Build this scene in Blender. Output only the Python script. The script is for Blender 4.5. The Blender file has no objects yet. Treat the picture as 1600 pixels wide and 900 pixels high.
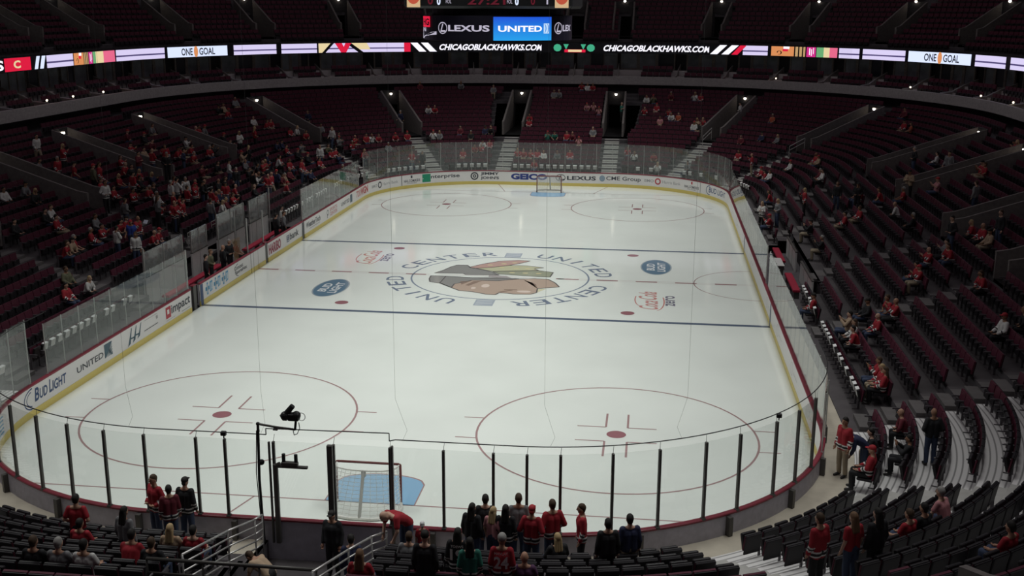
import bpy, bmesh, math, random
from mathutils import Vector, Matrix
random.seed(7)
PI = math.pi
S = bpy.context.scene
COL = S.collection

# ------------------------------------------------------------------ camera, world, lamps, exposure
cam = bpy.data.objects.new('camera', bpy.data.cameras.new('camera'))
COL.objects.link(cam)
S.camera = cam
cam.data.sensor_width = 36.0
cam.data.lens = 1727.58 / 1600 * 36.0
cam.data.clip_end = 400
YAW, PIT, ROL = -0.1245, -0.2488, 0.0044
_f = Vector((math.sin(YAW)*math.cos(PIT), math.cos(YAW)*math.cos(PIT), math.sin(PIT)))
_r0 = Vector((math.cos(YAW), -math.sin(YAW), 0)); _u0 = _r0.cross(_f)
_r = _r0*math.cos(ROL) + _u0*math.sin(ROL); _u = -_r0*math.sin(ROL) + _u0*math.cos(ROL)
CAMP = Vector((7.5083, -55.0392, 13.5251))
cam.matrix_world = Matrix(((_r.x, _u.x, -_f.x, CAMP.x), (_r.y, _u.y, -_f.y, CAMP.y), (_r.z, _u.z, -_f.z, CAMP.z), (0, 0, 0, 1)))

w = bpy.data.worlds.new('arena_air'); S.world = w; w.use_nodes = True
w.node_tree.nodes['Background'].inputs[0].default_value = (0.35, 0.25, 0.5, 1)
w.node_tree.nodes['Background'].inputs[1].default_value = 0.006

def area_lamp(name, loc, sx, sy, power, color, spread, tilt=0.0):
    l = bpy.data.lights.new(name, 'AREA'); l.shape = 'RECTANGLE'; l.size = sx; l.size_y = sy
    l.energy = power; l.color = color; l.spread = math.radians(spread)
    o = bpy.data.objects.new(name, l); o.location = loc; o.rotation_euler = (0, tilt, 0); COL.objects.link(o)
    return o
# two long banks of rink floods under the roof, and the dimmed house lights over the whole bowl
area_lamp('rink_floods', (-14, 0, 27), 4, 68, 2500, (0.97, 1.0, 0.95), 74, -math.radians(23))
area_lamp('rink_floods', (14, 0, 27), 4, 68, 2500, (0.97, 1.0, 0.95), 74, math.radians(23))
area_lamp('house_lights', (0, 0, 30.0), 66, 104, 3500, (1.0, 0.91, 0.97), 170)

S.view_settings.view_transform = 'Standard'; S.view_settings.look = 'None'
S.view_settings.exposure = 0.0; S.view_settings.gamma = 1.0; S.view_settings.use_curve_mapping = False
S.cycles.transparent_max_bounces = 32

# ------------------------------------------------------------------ materials
MATS = {}
def mat(name, col, rough=0.6, metal=0.0, emit=0.0, spec=0.4, noise=0.0, nscale=6.0):
    if name in MATS: return MATS[name]
    m = bpy.data.materials.new(name); m.use_nodes = True
    nt = m.node_tree; b = nt.nodes['Principled BSDF']
    b.inputs['Base Color'].default_value = (*col, 1); b.inputs['Roughness'].default_value = rough
    b.inputs['Metallic'].default_value = metal; b.inputs['Specular IOR Level'].default_value = spec
    if emit:
        b.inputs['Emission Color'].default_value = (*col, 1); b.inputs['Emission Strength'].default_value = emit
        b.inputs['Base Color'].default_value = (0.02, 0.02, 0.02, 1)
    if noise:
        tc = nt.nodes.new('ShaderNodeTexCoord'); n = nt.nodes.new('ShaderNodeTexNoise'); n.inputs['Scale'].default_value = nscale
        n.inputs['Detail'].default_value = 5
        r = nt.nodes.new('ShaderNodeValToRGB')
        lo = [max(0, c*(1-noise)) for c in col]; hi = [min(1, c*(1+noise)) for c in col]
        r.color_ramp.elements[0].color = (*lo, 1); r.color_ramp.elements[1].color = (*hi, 1)
        r.color_ramp.elements[0].position = 0.3; r.color_ramp.elements[1].position = 0.7
        nt.links.new(tc.outputs['Object'], n.inputs['Vector']); nt.links.new(n.outputs['Fac'], r.inputs['Fac'])
        nt.links.new(r.outputs['Color'], b.inputs['Base Color'])
    MATS[name] = m
    return m

def clear_mat(name, tint, haze, hazecol, rough=0.03):
    m = bpy.data.materials.new(name); m.use_nodes = True; nt = m.node_tree; nt.nodes.clear()
    out = nt.nodes.new('ShaderNodeOutputMaterial'); tr = nt.nodes.new('ShaderNodeBsdfTransparent'); gl = nt.nodes.new('ShaderNodeBsdfGlossy')
    df = nt.nodes.new('ShaderNodeBsdfDiffuse'); m1 = nt.nodes.new('ShaderNodeMixShader'); m2 = nt.nodes.new('ShaderNodeMixShader')
    lw = nt.nodes.new('ShaderNodeLayerWeight'); lw.inputs['Blend'].default_value = 0.5
    pw = nt.nodes.new('ShaderNodeMath'); pw.operation = 'POWER'; pw.inputs[1].default_value = 5.0
    fr = nt.nodes.new('ShaderNodeMath'); fr.operation = 'MULTIPLY_ADD'; fr.inputs[1].default_value = 0.95; fr.inputs[2].default_value = 0.03
    nt.links.new(lw.outputs['Facing'], pw.inputs[0]); nt.links.new(pw.outputs[0], fr.inputs[0])
    tr.inputs['Color'].default_value = (*tint, 1); gl.inputs['Roughness'].default_value = rough; df.inputs['Color'].default_value = (*hazecol, 1)
    m1.inputs['Fac'].default_value = haze
    L = nt.links.new
    L(tr.outputs[0], m1.inputs[1]); L(df.outputs[0], m1.inputs[2]); L(fr.outputs[0], m2.inputs['Fac'])
    L(m1.outputs[0], m2.inputs[1]); L(gl.outputs[0], m2.inputs[2]); L(m2.outputs[0], out.inputs['Surface'])
    MATS[name] = m
    return m

def net_mat(name, col, cover):
    m = bpy.data.materials.new(name); m.use_nodes = True; nt = m.node_tree; nt.nodes.clear()
    out = nt.nodes.new('ShaderNodeOutputMaterial'); tr = nt.nodes.new('ShaderNodeBsdfTransparent'); df = nt.nodes.new('ShaderNodeBsdfDiffuse')
    mx = nt.nodes.new('ShaderNodeMixShader'); df.inputs['Color'].default_value = (*col, 1)
    mx.inputs['Fac'].default_value = cover
    nt.links.new(tr.outputs[0], mx.inputs[1]); nt.links.new(df.outputs[0], mx.inputs[2]); nt.links.new(mx.outputs[0], out.inputs['Surface'])
    MATS[name] = m
    return m

ICE = mat('ice', (0.80, 0.84, 0.80), 0.10, spec=0.45, noise=0.035, nscale=0.35)
def paint(name, col): return mat('under_ice_' + name, col, 0.10, spec=0.45)
CONC = mat('concrete', (0.085, 0.075, 0.08), 0.85, noise=0.18, nscale=1.2)
WALK = mat('walkway_concrete', (0.50, 0.45, 0.37), 0.8, noise=0.12, nscale=1.5)
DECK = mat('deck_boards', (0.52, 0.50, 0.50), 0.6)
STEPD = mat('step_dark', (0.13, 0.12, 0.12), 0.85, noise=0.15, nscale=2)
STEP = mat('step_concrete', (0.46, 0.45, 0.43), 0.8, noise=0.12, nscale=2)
RISER = mat('riser_concrete', (0.10, 0.09, 0.10), 0.85, noise=0.2, nscale=1.5)
WHITE = mat('board_white', (0.82, 0.80, 0.79), 0.35)
YELLOW = mat('kick_yellow', (0.74, 0.60, 0.17), 0.4)
CAPRED = mat('cap_red', (0.25, 0.035, 0.055), 0.4)
BACKGREY = mat('board_back_grey', (0.48, 0.46, 0.53), 0.6, noise=0.1)
STEEL = mat('dark_steel', (0.10, 0.095, 0.09), 0.45, metal=0.3)
ALU = mat('aluminium', (0.42, 0.41, 0.40), 0.4, metal=0.4)
RAILM = mat('rail_metal', (0.55, 0.54, 0.53), 0.35, metal=0.6)
BLACK = mat('black_plastic', (0.012, 0.012, 0.014), 0.5)
SEATR = mat('seat_maroon', (0.085, 0.010, 0.028), 0.65)
SEATB = mat('seat_shell_black', (0.012, 0.010, 0.013), 0.5)
ARMM = mat('seat_arm_grey', (0.11, 0.10, 0.11), 0.4)
GLASS = clear_mat('glass_clear', (0.97, 0.98, 0.975), 0.008, (0.75, 0.8, 0.78))
GLASSH = clear_mat('glass_scuffed', (0.94, 0.96, 0.95), 0.05, (0.75, 0.8, 0.78))
NETW = net_mat('goal_netting', (0.9, 0.9, 0.88), 0.22)
NETB = net_mat('safety_netting', (0.05, 0.05, 0.05), 0.03)
CARDW = mat('card_white', (0.85, 0.85, 0.85), 0.7)
FASC = mat('fascia_grey', (0.42, 0.385, 0.39), 0.8, noise=0.12)
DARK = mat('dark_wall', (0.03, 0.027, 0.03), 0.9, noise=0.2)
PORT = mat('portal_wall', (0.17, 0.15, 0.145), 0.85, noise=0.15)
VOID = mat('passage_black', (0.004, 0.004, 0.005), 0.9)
SKIN = mat('skin', (0.42, 0.24, 0.17), 0.6)
EYE = mat('eye_dark', (0.02, 0.015, 0.012), 0.3)
SHOE = mat('shoe_black', (0.03, 0.028, 0.028), 0.6)

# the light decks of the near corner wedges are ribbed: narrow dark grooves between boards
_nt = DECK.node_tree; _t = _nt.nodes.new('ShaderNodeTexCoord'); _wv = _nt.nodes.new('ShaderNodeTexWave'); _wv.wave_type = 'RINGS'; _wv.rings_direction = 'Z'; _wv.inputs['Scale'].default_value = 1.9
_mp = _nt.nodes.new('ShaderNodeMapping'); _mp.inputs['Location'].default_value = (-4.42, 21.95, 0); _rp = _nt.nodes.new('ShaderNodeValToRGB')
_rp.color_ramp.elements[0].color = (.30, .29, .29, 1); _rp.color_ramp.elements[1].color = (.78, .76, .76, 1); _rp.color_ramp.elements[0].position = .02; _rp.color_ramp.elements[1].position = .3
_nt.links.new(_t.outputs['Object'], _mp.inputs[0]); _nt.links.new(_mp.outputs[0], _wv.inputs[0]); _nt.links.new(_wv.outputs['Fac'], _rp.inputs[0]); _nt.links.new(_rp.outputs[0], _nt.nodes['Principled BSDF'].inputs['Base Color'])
# ------------------------------------------------------------------ helpers
class MB:
    def __init__(s): s.v = []; s.f = []; s.m = []
    def add(s, vs, fs, mi=0):
        o = len(s.v); s.v += [tuple(v) for v in vs]; s.f += [tuple(i+o for i in f) for f in fs]; s.m += [mi]*len(fs); return s
    def box(s, x0, x1, y0, y1, z0, z1, mi=0, M=None):
        vs = [Vector((x, y, z)) for z in (z0, z1) for x, y in ((x0, y0), (x1, y0), (x1, y1), (x0, y1))]
        if M: vs = [M @ v for v in vs]
        return s.add(vs, [(3, 2, 1, 0), (4, 5, 6, 7), (0, 1, 5, 4), (1, 2, 6, 5), (2, 3, 7, 6), (3, 0, 4, 7)], mi)
    def rbox(s, x0, x1, y0, y1, z0, z1, r, mi=0, M=None):
        """box with its four upright edges and its top rim rounded off"""
        def ring(k, z):
            out = []
            for cx, cy, a in ((x1-r, y0+r, -90), (x1-r, y1-r, 0), (x0+r, y1-r, 90), (x0+r, y0+r, 180)):
                for j in range(3):
                    t = math.radians(a + 45*j); out.append(Vector((cx+(r-k)*math.cos(t), cy+(r-k)*math.sin(t), z)))
            return out
        R = [ring(r*.6, z0), ring(0, z0+r*.6), ring(0, z1-r*.6), ring(r*.6, z1)]
        vs = [v for q in R for v in q]; n = 12
        if M: vs = [M @ v for v in vs]
        fs = [(k*n+i, k*n+(i+1) % n, (k+1)*n+(i+1) % n, (k+1)*n+i) for k in range(3) for i in range(n)]
        fs += [tuple(range(n-1, -1, -1)), tuple(range(3*n, 4*n))]
        return s.add(vs, fs, mi)
    def tube(s, p0, p1, r0, r1=None, n=10, mi=0, caps=True):
        r1 = r0 if r1 is None else r1
        p0 = Vector(p0); p1 = Vector(p1); d = (p1-p0)
        if d.length < 1e-6: return s
        d.normalize(); a = d.orthogonal().normalized(); b = d.cross(a)
        vs = [p+(a*math.cos(t)+b*math.sin(t))*r for p, r in ((p0, r0), (p1, r1)) for t in [2*PI*i/n for i in range(n)]]
        fs = [(i, (i+1) % n, n+(i+1) % n, n+i) for i in range(n)]
        if caps: fs += [tuple(range(n-1, -1, -1)), tuple(range(n, 2*n))]
        return s.add(vs, fs, mi)
    def path(s, pts, r, n=8, mi=0):
        for a, b in zip(pts, pts[1:]): s.tube(a, b, r, n=n, mi=mi)
        return s
    def ball(s, c, r, n=12, k=8, mi=0, sc=(1, 1, 1), M=None):
        c = Vector(c); vs = [Vector((0, 0, r))]
        for i in range(1, k):
            t = PI*i/k
            vs += [Vector((r*math.sin(t)*math.cos(2*PI*j/n), r*math.sin(t)*math.sin(2*PI*j/n), r*math.cos(t))) for j in range(n)]
        vs.append(Vector((0, 0, -r)))
        vs = [Vector((v.x*sc[0], v.y*sc[1], v.z*sc[2])) for v in vs]
        if M: vs = [M.to_3x3() @ v for v in vs]
        vs = [v+c for v in vs]
        fs = [(0, 1+j, 1+(j+1) % n) for j in range(n)]
        for i in range(k-2):
            a = 1+i*n; fs += [(a+j, a+n+j, a+n+(j+1) % n, a+(j+1) % n) for j in range(n)]
        a = 1+(k-2)*n; fs += [(a+j, len(vs)-1, a+(j+1) % n) for j in range(n)]
        return s.add(vs, fs, mi)
    def cap(s, p0, r0, p1, r1):
        """tapered capsule"""
        s.ball(p0, r0, 10, 6); s.ball(p1, r1, 10, 6); return s.tube(p0, p1, r0, r1, 10)
    def prism(s, poly, z0, z1, mi=0, M=None):
        n = len(poly); vs = [Vector((x, y, z)) for z in (z0, z1) for x, y in poly]
        if M: vs = [M @ v for v in vs]
        return s.add(vs, [tuple(range(n-1, -1, -1)), tuple(range(n, 2*n))] + [(i, (i+1) % n, n+(i+1) % n, n+i) for i in range(n)], mi)
    def data(s, name, mats, smooth=False):
        me = bpy.data.meshes.new(name); me.from_pydata(s.v, [], s.f)
        if not s.f: print('NOFACES', name)
        for m in (mats if isinstance(mats, (list, tuple)) else [mats]): me.materials.append(m)
        me.polygons.foreach_set('material_index', s.m)
        if smooth: me.polygons.foreach_set('use_smooth', [True]*len(s.f))
        me.update(); return me
    def build(s, name, mats, parent=None, smooth=False, **kw):
        return link(name, s.data(name, mats, smooth), parent, **kw)

def link(name, data, parent=None, label=None, cat=None, group=None, kind=None, loc=None, rz=None):
    o = bpy.data.objects.new(name, data); COL.objects.link(o)
    if parent is not None: o.parent = parent
    if loc is not None: o.location = loc
    if rz is not None: o.rotation_euler = (0, 0, rz)
    if label: o['label'] = label
    if cat: o['category'] = cat
    if group: o['group'] = group
    if kind: o['kind'] = kind
    return o
def empty(name, loc=(0, 0, 0), rz=0.0, **kw):
    o = link(name, None, None, loc=loc, rz=rz, **kw); o.empty_display_size = 0.2; return o

ONES = 'zeroth first second third fourth fifth sixth seventh eighth ninth tenth eleventh twelfth thirteenth fourteenth fifteenth sixteenth seventeenth eighteenth nineteenth'.split()
TENS = {2: ('twentieth', 'twenty'), 3: ('thirtieth', 'thirty'), 4: ('fortieth', 'forty'), 5: ('fiftieth', 'fifty'), 6: ('sixtieth', 'sixty')}
def ordw(n):
    if n < 20: return ONES[n]
    t, u = divmod(n, 10); return TENS[t][0] if u == 0 else TENS[t][1] + '-' + ONES[u]

# rink outline: s runs counter-clockwise from the middle of the near end, d outward from the board face
RX, RY, RC = 12.95, 30.48, 8.53
AX = RX-RC; HY = RY-RC; Q = PI/2*RC
SEG = [('l', AX, (0, -RY), (1, 0)), ('a', Q, (AX, -HY), -90), ('l', 2*HY, (RX, -HY), (0, 1)), ('a', Q, (AX, HY), 0), ('l', 2*AX, (AX, RY), (-1, 0)),
       ('a', Q, (-AX, HY), 90), ('l', 2*HY, (-RX, HY), (0, -1)), ('a', Q, (-AX, -HY), 180), ('l', AX, (-AX, -RY), (1, 0))]
PER = sum(q[1] for q in SEG)
def base(s, d=0.0):
    s %= PER
    for i, (k, L, c, q) in enumerate(SEG):
        if s <= L or i == 8:
            if k == 'l': return c[0]+q[0]*s+q[1]*d, c[1]+q[1]*s-q[0]*d, q[1], -q[0]
            t = math.radians(q)+s/RC; n = (math.cos(t), math.sin(t))
            return c[0]+n[0]*(RC+d), c[1]+n[1]*(RC+d), n[0], n[1]
        s -= L
def onarc(s):
    s %= PER
    for k, L, c, q in SEG:
        if s <= L: return k == 'a'
        s -= L
    return False
def P3(s, d, z): x, y, _, _ = base(s, d); return Vector((x, y, z))
def facing(s):
    """rotation that turns +Y towards the ice"""
    _, _, nx, ny = base(s); return math.atan2(nx, -ny)
def srange(s0, s1, straight=2.4, arc=0.55):
    out = [s0]; s = s0; cuts = []; a = 0
    for k in range(-1, 3):
        a = k*PER
        for q in SEG:
            cuts.append(a); a += q[1]
    while s < s1-1e-6:
        st = arc if onarc((s+1e-4)) else straight
        nxt = min([c for c in cuts if c > s+1e-6]+[s1]); s = min(s+st, nxt, s1); out.append(s)
    return out
def strip(mb, prof, s0, s1, mi=0, straight=2.4, arc=0.55, closed=False, mis=None):
    """sweep a (d, z) profile along the outline"""
    ss = srange(s0, s1, straight, arc); n = len(prof)
    vs = [P3(s, d, z) for s in ss for d, z in prof]; o = len(mb.v); mb.v += [tuple(v) for v in vs]
    m = n if closed else n-1
    for i in range(len(ss)-1):
        for j in range(m):
            a = o+i*n+j; b = o+i*n+(j+1) % n; mb.f.append((a, a+n, b+n, b)); mb.m.append(mis[j] if mis else mi)
    if closed:
        mb.f.append(tuple(o+j for j in range(n))); mb.m.append(mi)
        mb.f.append(tuple(o+(len(ss)-1)*n+j for j in range(n-1, -1, -1))); mb.m.append(mi)
    return mb
def rect_prof(d0, d1, z0, z1): return [(d0, z0), (d1, z0), (d1, z1), (d0, z1)]

D0, PITCH, Z0, RISE, NR = 1.0, 0.84, 0.55, 0.28, 20
def zrow(r): return Z0+RISE*r
def zfloor(d): return 0.5 if d < D0 else zrow(min(NR-1, int((d-D0)/PITCH)))

# lettering: outline text turned into flat faces, cached
_txt = {}
def text2d(body, bold=0.0):
    if (body, bold) in _txt: return _txt[(body, bold)]
    c = bpy.data.curves.new('lettering', 'FONT'); c.body = body; c.offset = bold; c.resolution_u = 3; c.fill_mode = 'FRONT'
    o = bpy.data.objects.new('lettering', c); COL.objects.link(o)
    dg = bpy.context.evaluated_depsgraph_get(); me = bpy.data.meshes.new_from_object(o.evaluated_get(dg))
    vs = [(v.co.x, v.co.y) for v in me.vertices]; fs = [tuple(p.vertices) for p in me.polygons]
    bpy.data.objects.remove(o); bpy.data.curves.remove(c); bpy.data.meshes.remove(me)
    x0 = min(v[0] for v in vs); x1 = max(v[0] for v in vs); y0 = min(v[1] for v in vs); y1 = max(v[1] for v in vs)
    vs = [((x-x0)/(x1-x0), (y-y0)/(y1-y0)) for x, y in vs]
    _txt[(body, bold)] = (vs, fs); return vs, fs
def fit(body, x0, x1, y0, y1, bold=0.0, shear=0.0):
    vs, fs = text2d(body, bold); h = y1-y0
    return [(x0+(x1-x0)*u+shear*h*v, y0+h*v) for u, v in vs], fs
def ell2(cx, cy, rx, ry, n=32, a0=0, a1=360):
    return [(cx+rx*math.cos(math.radians(a0+(a1-a0)*i/n)), cy+ry*math.sin(math.radians(a0+(a1-a0)*i/n))) for i in range(n if a1-a0 >= 360 else n+1)]
def ring2(cx, cy, rx, ry, t, n=48, a0=0, a1=360):
    o = [(cx+(rx+t/2*sg)*math.cos(math.radians(a0+(a1-a0)*i/n)), cy+(ry+t/2*sg)*math.sin(math.radians(a0+(a1-a0)*i/n))) for i in range(n+1) for sg in (-1, 1)]
    return o, [(2*i, 2*i+1, 2*i+3, 2*i+2) for i in range(n)]
def poly2(pts): return pts, [tuple(range(len(pts)))]
def rect2(x0, x1, y0, y1): return poly2([(x0, y0), (x1, y0), (x1, y1), (x0, y1)])

# ------------------------------------------------------------------ the ice, the concrete and the stands
mb = MB(); ss = srange(0, PER, 2.4, 0.4)[:-1]
vs = [P3(s, 0.02, 0) for s in ss] + [P3(s, 0.02, -0.05) for s in ss]; n = len(ss)
mb.add(vs, [tuple(range(n))] + [(i, n+i, n+(i+1) % n, (i+1) % n) for i in range(n)])
ice = mb.build('floor', ICE, kind='structure'); ice['label'] = 'white ice sheet of the hockey rink'
def ground(items, name, m, z, label=None):
    b = MB()
    for vs, fs in items: b.add([(x, y, z) for x, y in vs], fs)
    o = b.build(name, m, ice)
    if label: o['label'] = label
    return o
def turn(item, cx, cy, a):
    c, s_ = math.cos(a), math.sin(a); vs, fs = item
    return [(cx+x*c-y*s_, cy+x*s_+y*c) for x, y in vs], fs
REDL = paint('red', (0.40, 0.26, 0.26)); BLUL = paint('blue', (0.12, 0.15, 0.21)); RINGB = paint('ring_blue', (0.25, 0.30, 0.38))
def xlim(y): return RX if abs(y) < HY else AX+math.sqrt(max(0, RC*RC-(abs(y)-HY)**2))
for sg in (-1, 1):
    ground([rect2(-RX, RX, sg*7.47-.15, sg*7.47+.15)], 'blue_line', BLUL, .003)
    yl = sg*27.13
    ground([rect2(-xlim(yl), xlim(yl), yl-.03, yl+.03)], 'goal_line', REDL, .003)
    tz = []
    for sx in (-1, 1):
        x0, x1 = sx*3.35, sx*4.27; tz.append(poly2([(x0-.03, yl), (x0+.03, yl), (x1+.03, sg*30.47), (x1-.03, sg*30.47)]))
    ground(tz, 'trapezoid_line', REDL, .003)
    arc = [(1.22, yl)] + [(1.83*math.cos(t), yl-sg*1.83*math.sin(t)) for t in [math.radians(48+84*i/20) for i in range(21)]] + [(-1.22, yl)]
    arc = [(max(-1.22, min(1.22, x)), y) for x, y in arc]
    arc = [(-1.27, yl)] + [(-1.27+2.54*i/20, yl-sg*(1.36+.6*math.sqrt(max(0, 1-((-1.27+2.54*i/20)/1.27)**2)))) for i in range(21)] + [(1.27, yl)]
    ground([poly2(arc)], 'goal_crease', paint('crease_blue', (0.26, 0.47, 0.68)), .003, 'light blue crease in front of the goal')
    ol = [(x*1.03, yl+(y-yl)*1.03) for x, y in arc]
    ground([([q for p in zip(arc, ol) for q in p], [(2*i, 2*i+1, 2*i+3, 2*i+2) for i in range(len(arc)-1)])], 'crease_border', REDL, .004)
    for sx in (-1, 1):
        cx, cy = sx*6.706, sg*21.03
        items = [ring2(cx, cy, 4.57, 4.57, .07, 72)]
        for a in (-1, 1):
            for b in (-1, 1):
                x0, y0 = cx+a*.36, cy+b*.62
                items += [rect2(min(x0, x0+a*.95), max(x0, x0+a*.95), y0-.03, y0+.03), rect2(x0-.035, x0+.035, min(y0, y0+b*1.25), max(y0, y0+b*1.25))]
                xe = cx+a*4.5; ye = cy+b*.9
                items += [rect2(min(xe, xe+a*.68), max(xe, xe+a*.68), ye-.03, ye+.03)]
        ground(items, 'faceoff_circle', REDL, .004)
        ground([poly2(ell2(cx, cy, .32, .32))], 'faceoff_dot', paint('dot_red', (0.33, 0.15, 0.17)), .004)
        ground([poly2(ell2(sx*6.706, sg*6.1, .32, .32))], 'faceoff_dot', paint('dot_red', (0, 0, 0)), .004)
ground([rect2(-12.95+i*1.99+.02, -12.95+i*1.99+1.1, -.09, .09) for i in range(13) if not -3.6 < -12.95+i*1.99+.5 < 3.3] + [rect2(2.9, 3.3, -.09, .09)], 'center_line', REDL, .003)
ground([rect2(-12.95, -3.7, -.14, -.10), rect2(-12.95, -3.7, .10, .14), rect2(3.4, 12.95, -.14, -.10), rect2(3.4, 12.95, .10, .14)], 'center_line_edge', paint('pale_red', (0.66, 0.58, 0.57)), .002)
ground([ring2(0, 0, 4.57, 4.57, .09, 96)], 'center_circle', RINGB, .003)
ground([ring2(RX, 0, 3.05, 3.05, .05, 40, 90, 270)], 'referee_crease', REDL, .003)
# the ring of lettering round the crest
LETB = paint('letter_blue', (0.20, 0.24, 0.32)); items = []
def arc_text(word, a0, a1):
    for i, ch in enumerate(word):
        a = math.radians(a0+(a1-a0)*(i+.5)/len(word)); wd = .82 if ch != 'I' else .2
        items.append(turn(fit(ch, -wd/2, wd/2, 4.95, 5.85, .01), 0, 0, a-PI/2))
arc_text('UNITED', 255, 185); arc_text('CENTER', 168, 98); arc_text('UNITED', 76, 6); arc_text('CENTER', -12, -78)
ground(items, 'ring_lettering', LETB, .003, 'blue lettering running round the crest')
CR = {
 'face': ([(-2.8, -.24), (-1.41, -.38), (-.32, -.45), (.75, -.41), (1.8, -.15), (2.5, -.16), (2.93, -.88), (3.21, -1.7), (2.17, -2.17), (2.2, -3.0), (1.93, -3.34), (1.13, -3.42), (.81, -3.3), (.39, -3.26), (.25, -3.69), (-.17, -3.64), (-.95, -3.24), (-1.59, -3.13), (-2.1, -2.57), (-2.84, -1.71)], (0.50, 0.39, 0.32), .003),
 'hair_mark': ([(-3.59, -.24), (-3.08, -.21), (-2.4, -.3), (-1.41, -.38), (-.08, -.19), (1.01, -.31), (.01, -.86), (-1.32, -.91), (-2.08, -1.82), (-2.1, -2.57), (-2.84, -1.75), (-3.38, -1.57), (-3.54, -.92)], (0.29, 0.29, 0.28), .005),
 'hair_mark.001': ([(-3.52, .36), (-3.19, 1.0), (-2.91, 1.9), (-2.65, 2.36), (-2.11, 2.38), (-1.82, 1.81), (-1.27, 1.52), (-.51, .91), (-.11, .38), (-1.83, .2), (-1.99, .46)], (0.29, 0.29, 0.28), .003),
 'headband': ([(-3.47, .13), (-1.89, .24), (-.64, .3), (.68, .19), (1.88, .09), (1.8, -.19), (.62, -.23), (-.59, -.08), (-1.9, -.04), (-2.95, -.01)], (0.72, 0.72, 0.69), .006),
 'headband_patch': ([(-.64, .34), (.3, .24), (.62, -.23), (-.59, -.12)], (0.43, 0.40, 0.40), .007),
 'feather_mark': ([(-1.95, 1.91), (-1.35, 2.75), (-.55, 3.58), (.49, 3.99), (1.14, 3.88), (.75, 3.31), (.14, 2.66), (-.68, 2.09), (-1.47, 1.73)], (0.54, 0.36, 0.32), .003),
 'feather_mark.001': ([(-1.53, 1.73), (-.68, 2.09), (.14, 2.66), (1.04, 2.72), (2.03, 2.36), (1.56, 2.05), (1.82, 1.72), (.53, 1.42), (-.55, 1.14)], (0.55, 0.55, 0.38), .004),
 'feather_mark.002': ([(-.54, 1.1), (.53, 1.39), (1.83, 1.68), (2.63, 1.36), (2.56, .3), (1.86, .32), (.64, .49), (-.14, .61)], (0.35, 0.37, 0.28), .004),
 'chin_mark': ([(2.2, -2.25), (2.62, -2.15), (2.2, -3.0)], (0.69, 0.66, 0.46), .003)}
outl = []
for k, (pts, c, z) in CR.items():
    ground([poly2(pts)], k, paint('crest_'+k, c), z)
    for a, b in zip(pts, pts[1:]+pts[:1]):
        d = Vector((b[0]-a[0], b[1]-a[1])); 
        if k in ('headband', 'headband_patch', 'chin_mark') or d.length < .01: continue
        nn = Vector((-d.y, d.x)).normalized()*.035; outl.append(poly2([(a[0]-nn.x, a[1]-nn.y), (b[0]-nn.x, b[1]-nn.y), (b[0]+nn.x, b[1]+nn.y), (a[0]+nn.x, a[1]+nn.y)]))
ground(outl, 'crest_outline', paint('crest_black', (.15, .14, .14)), .008)
ground([poly2(ell2(-.47, -1.98, .2, .36)), poly2(ell2(1.56, -2.85, .34, .2)), poly2(ell2(-1.0, -2.5, .12, .2))], 'face_paint_mark', paint('crest_cream', (.74, .62, .55)), .006)
ground([poly2([(1.3, -.5), (1.75, -.9), (1.9, -1.7), (2.15, -2.15), (2.0, -1.3)]), poly2([(.3, -3.1), (.9, -2.6), (1.0, -2.7), (.45, -3.2)]), poly2([(.55, -2.55), (1.2, -2.5), (1.2, -2.62), (.55, -2.7)]),
        poly2([(-1.9, -1.2), (-1.3, -1.0), (-1.7, -1.9)]), poly2([(-1.2, -1.1), (-.8, -1.0), (-1.3, -2.1), (-1.5, -2.0)])], 'face_line', paint('crest_line', (.30, .22, .18)), .006)
ground([poly2(ell2(x, y, .16, .1, 12)) for x, y in ((-.9, 2.6), (-.2, 3.0), (.35, 3.3), (-.2, 2.1), (.6, 2.0), (1.2, 2.05), (.5, 1.0), (1.2, 1.0), (1.9, 1.0))], 'feather_dot', paint('feather_dot', (.68, .60, .36)), .007)
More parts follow.
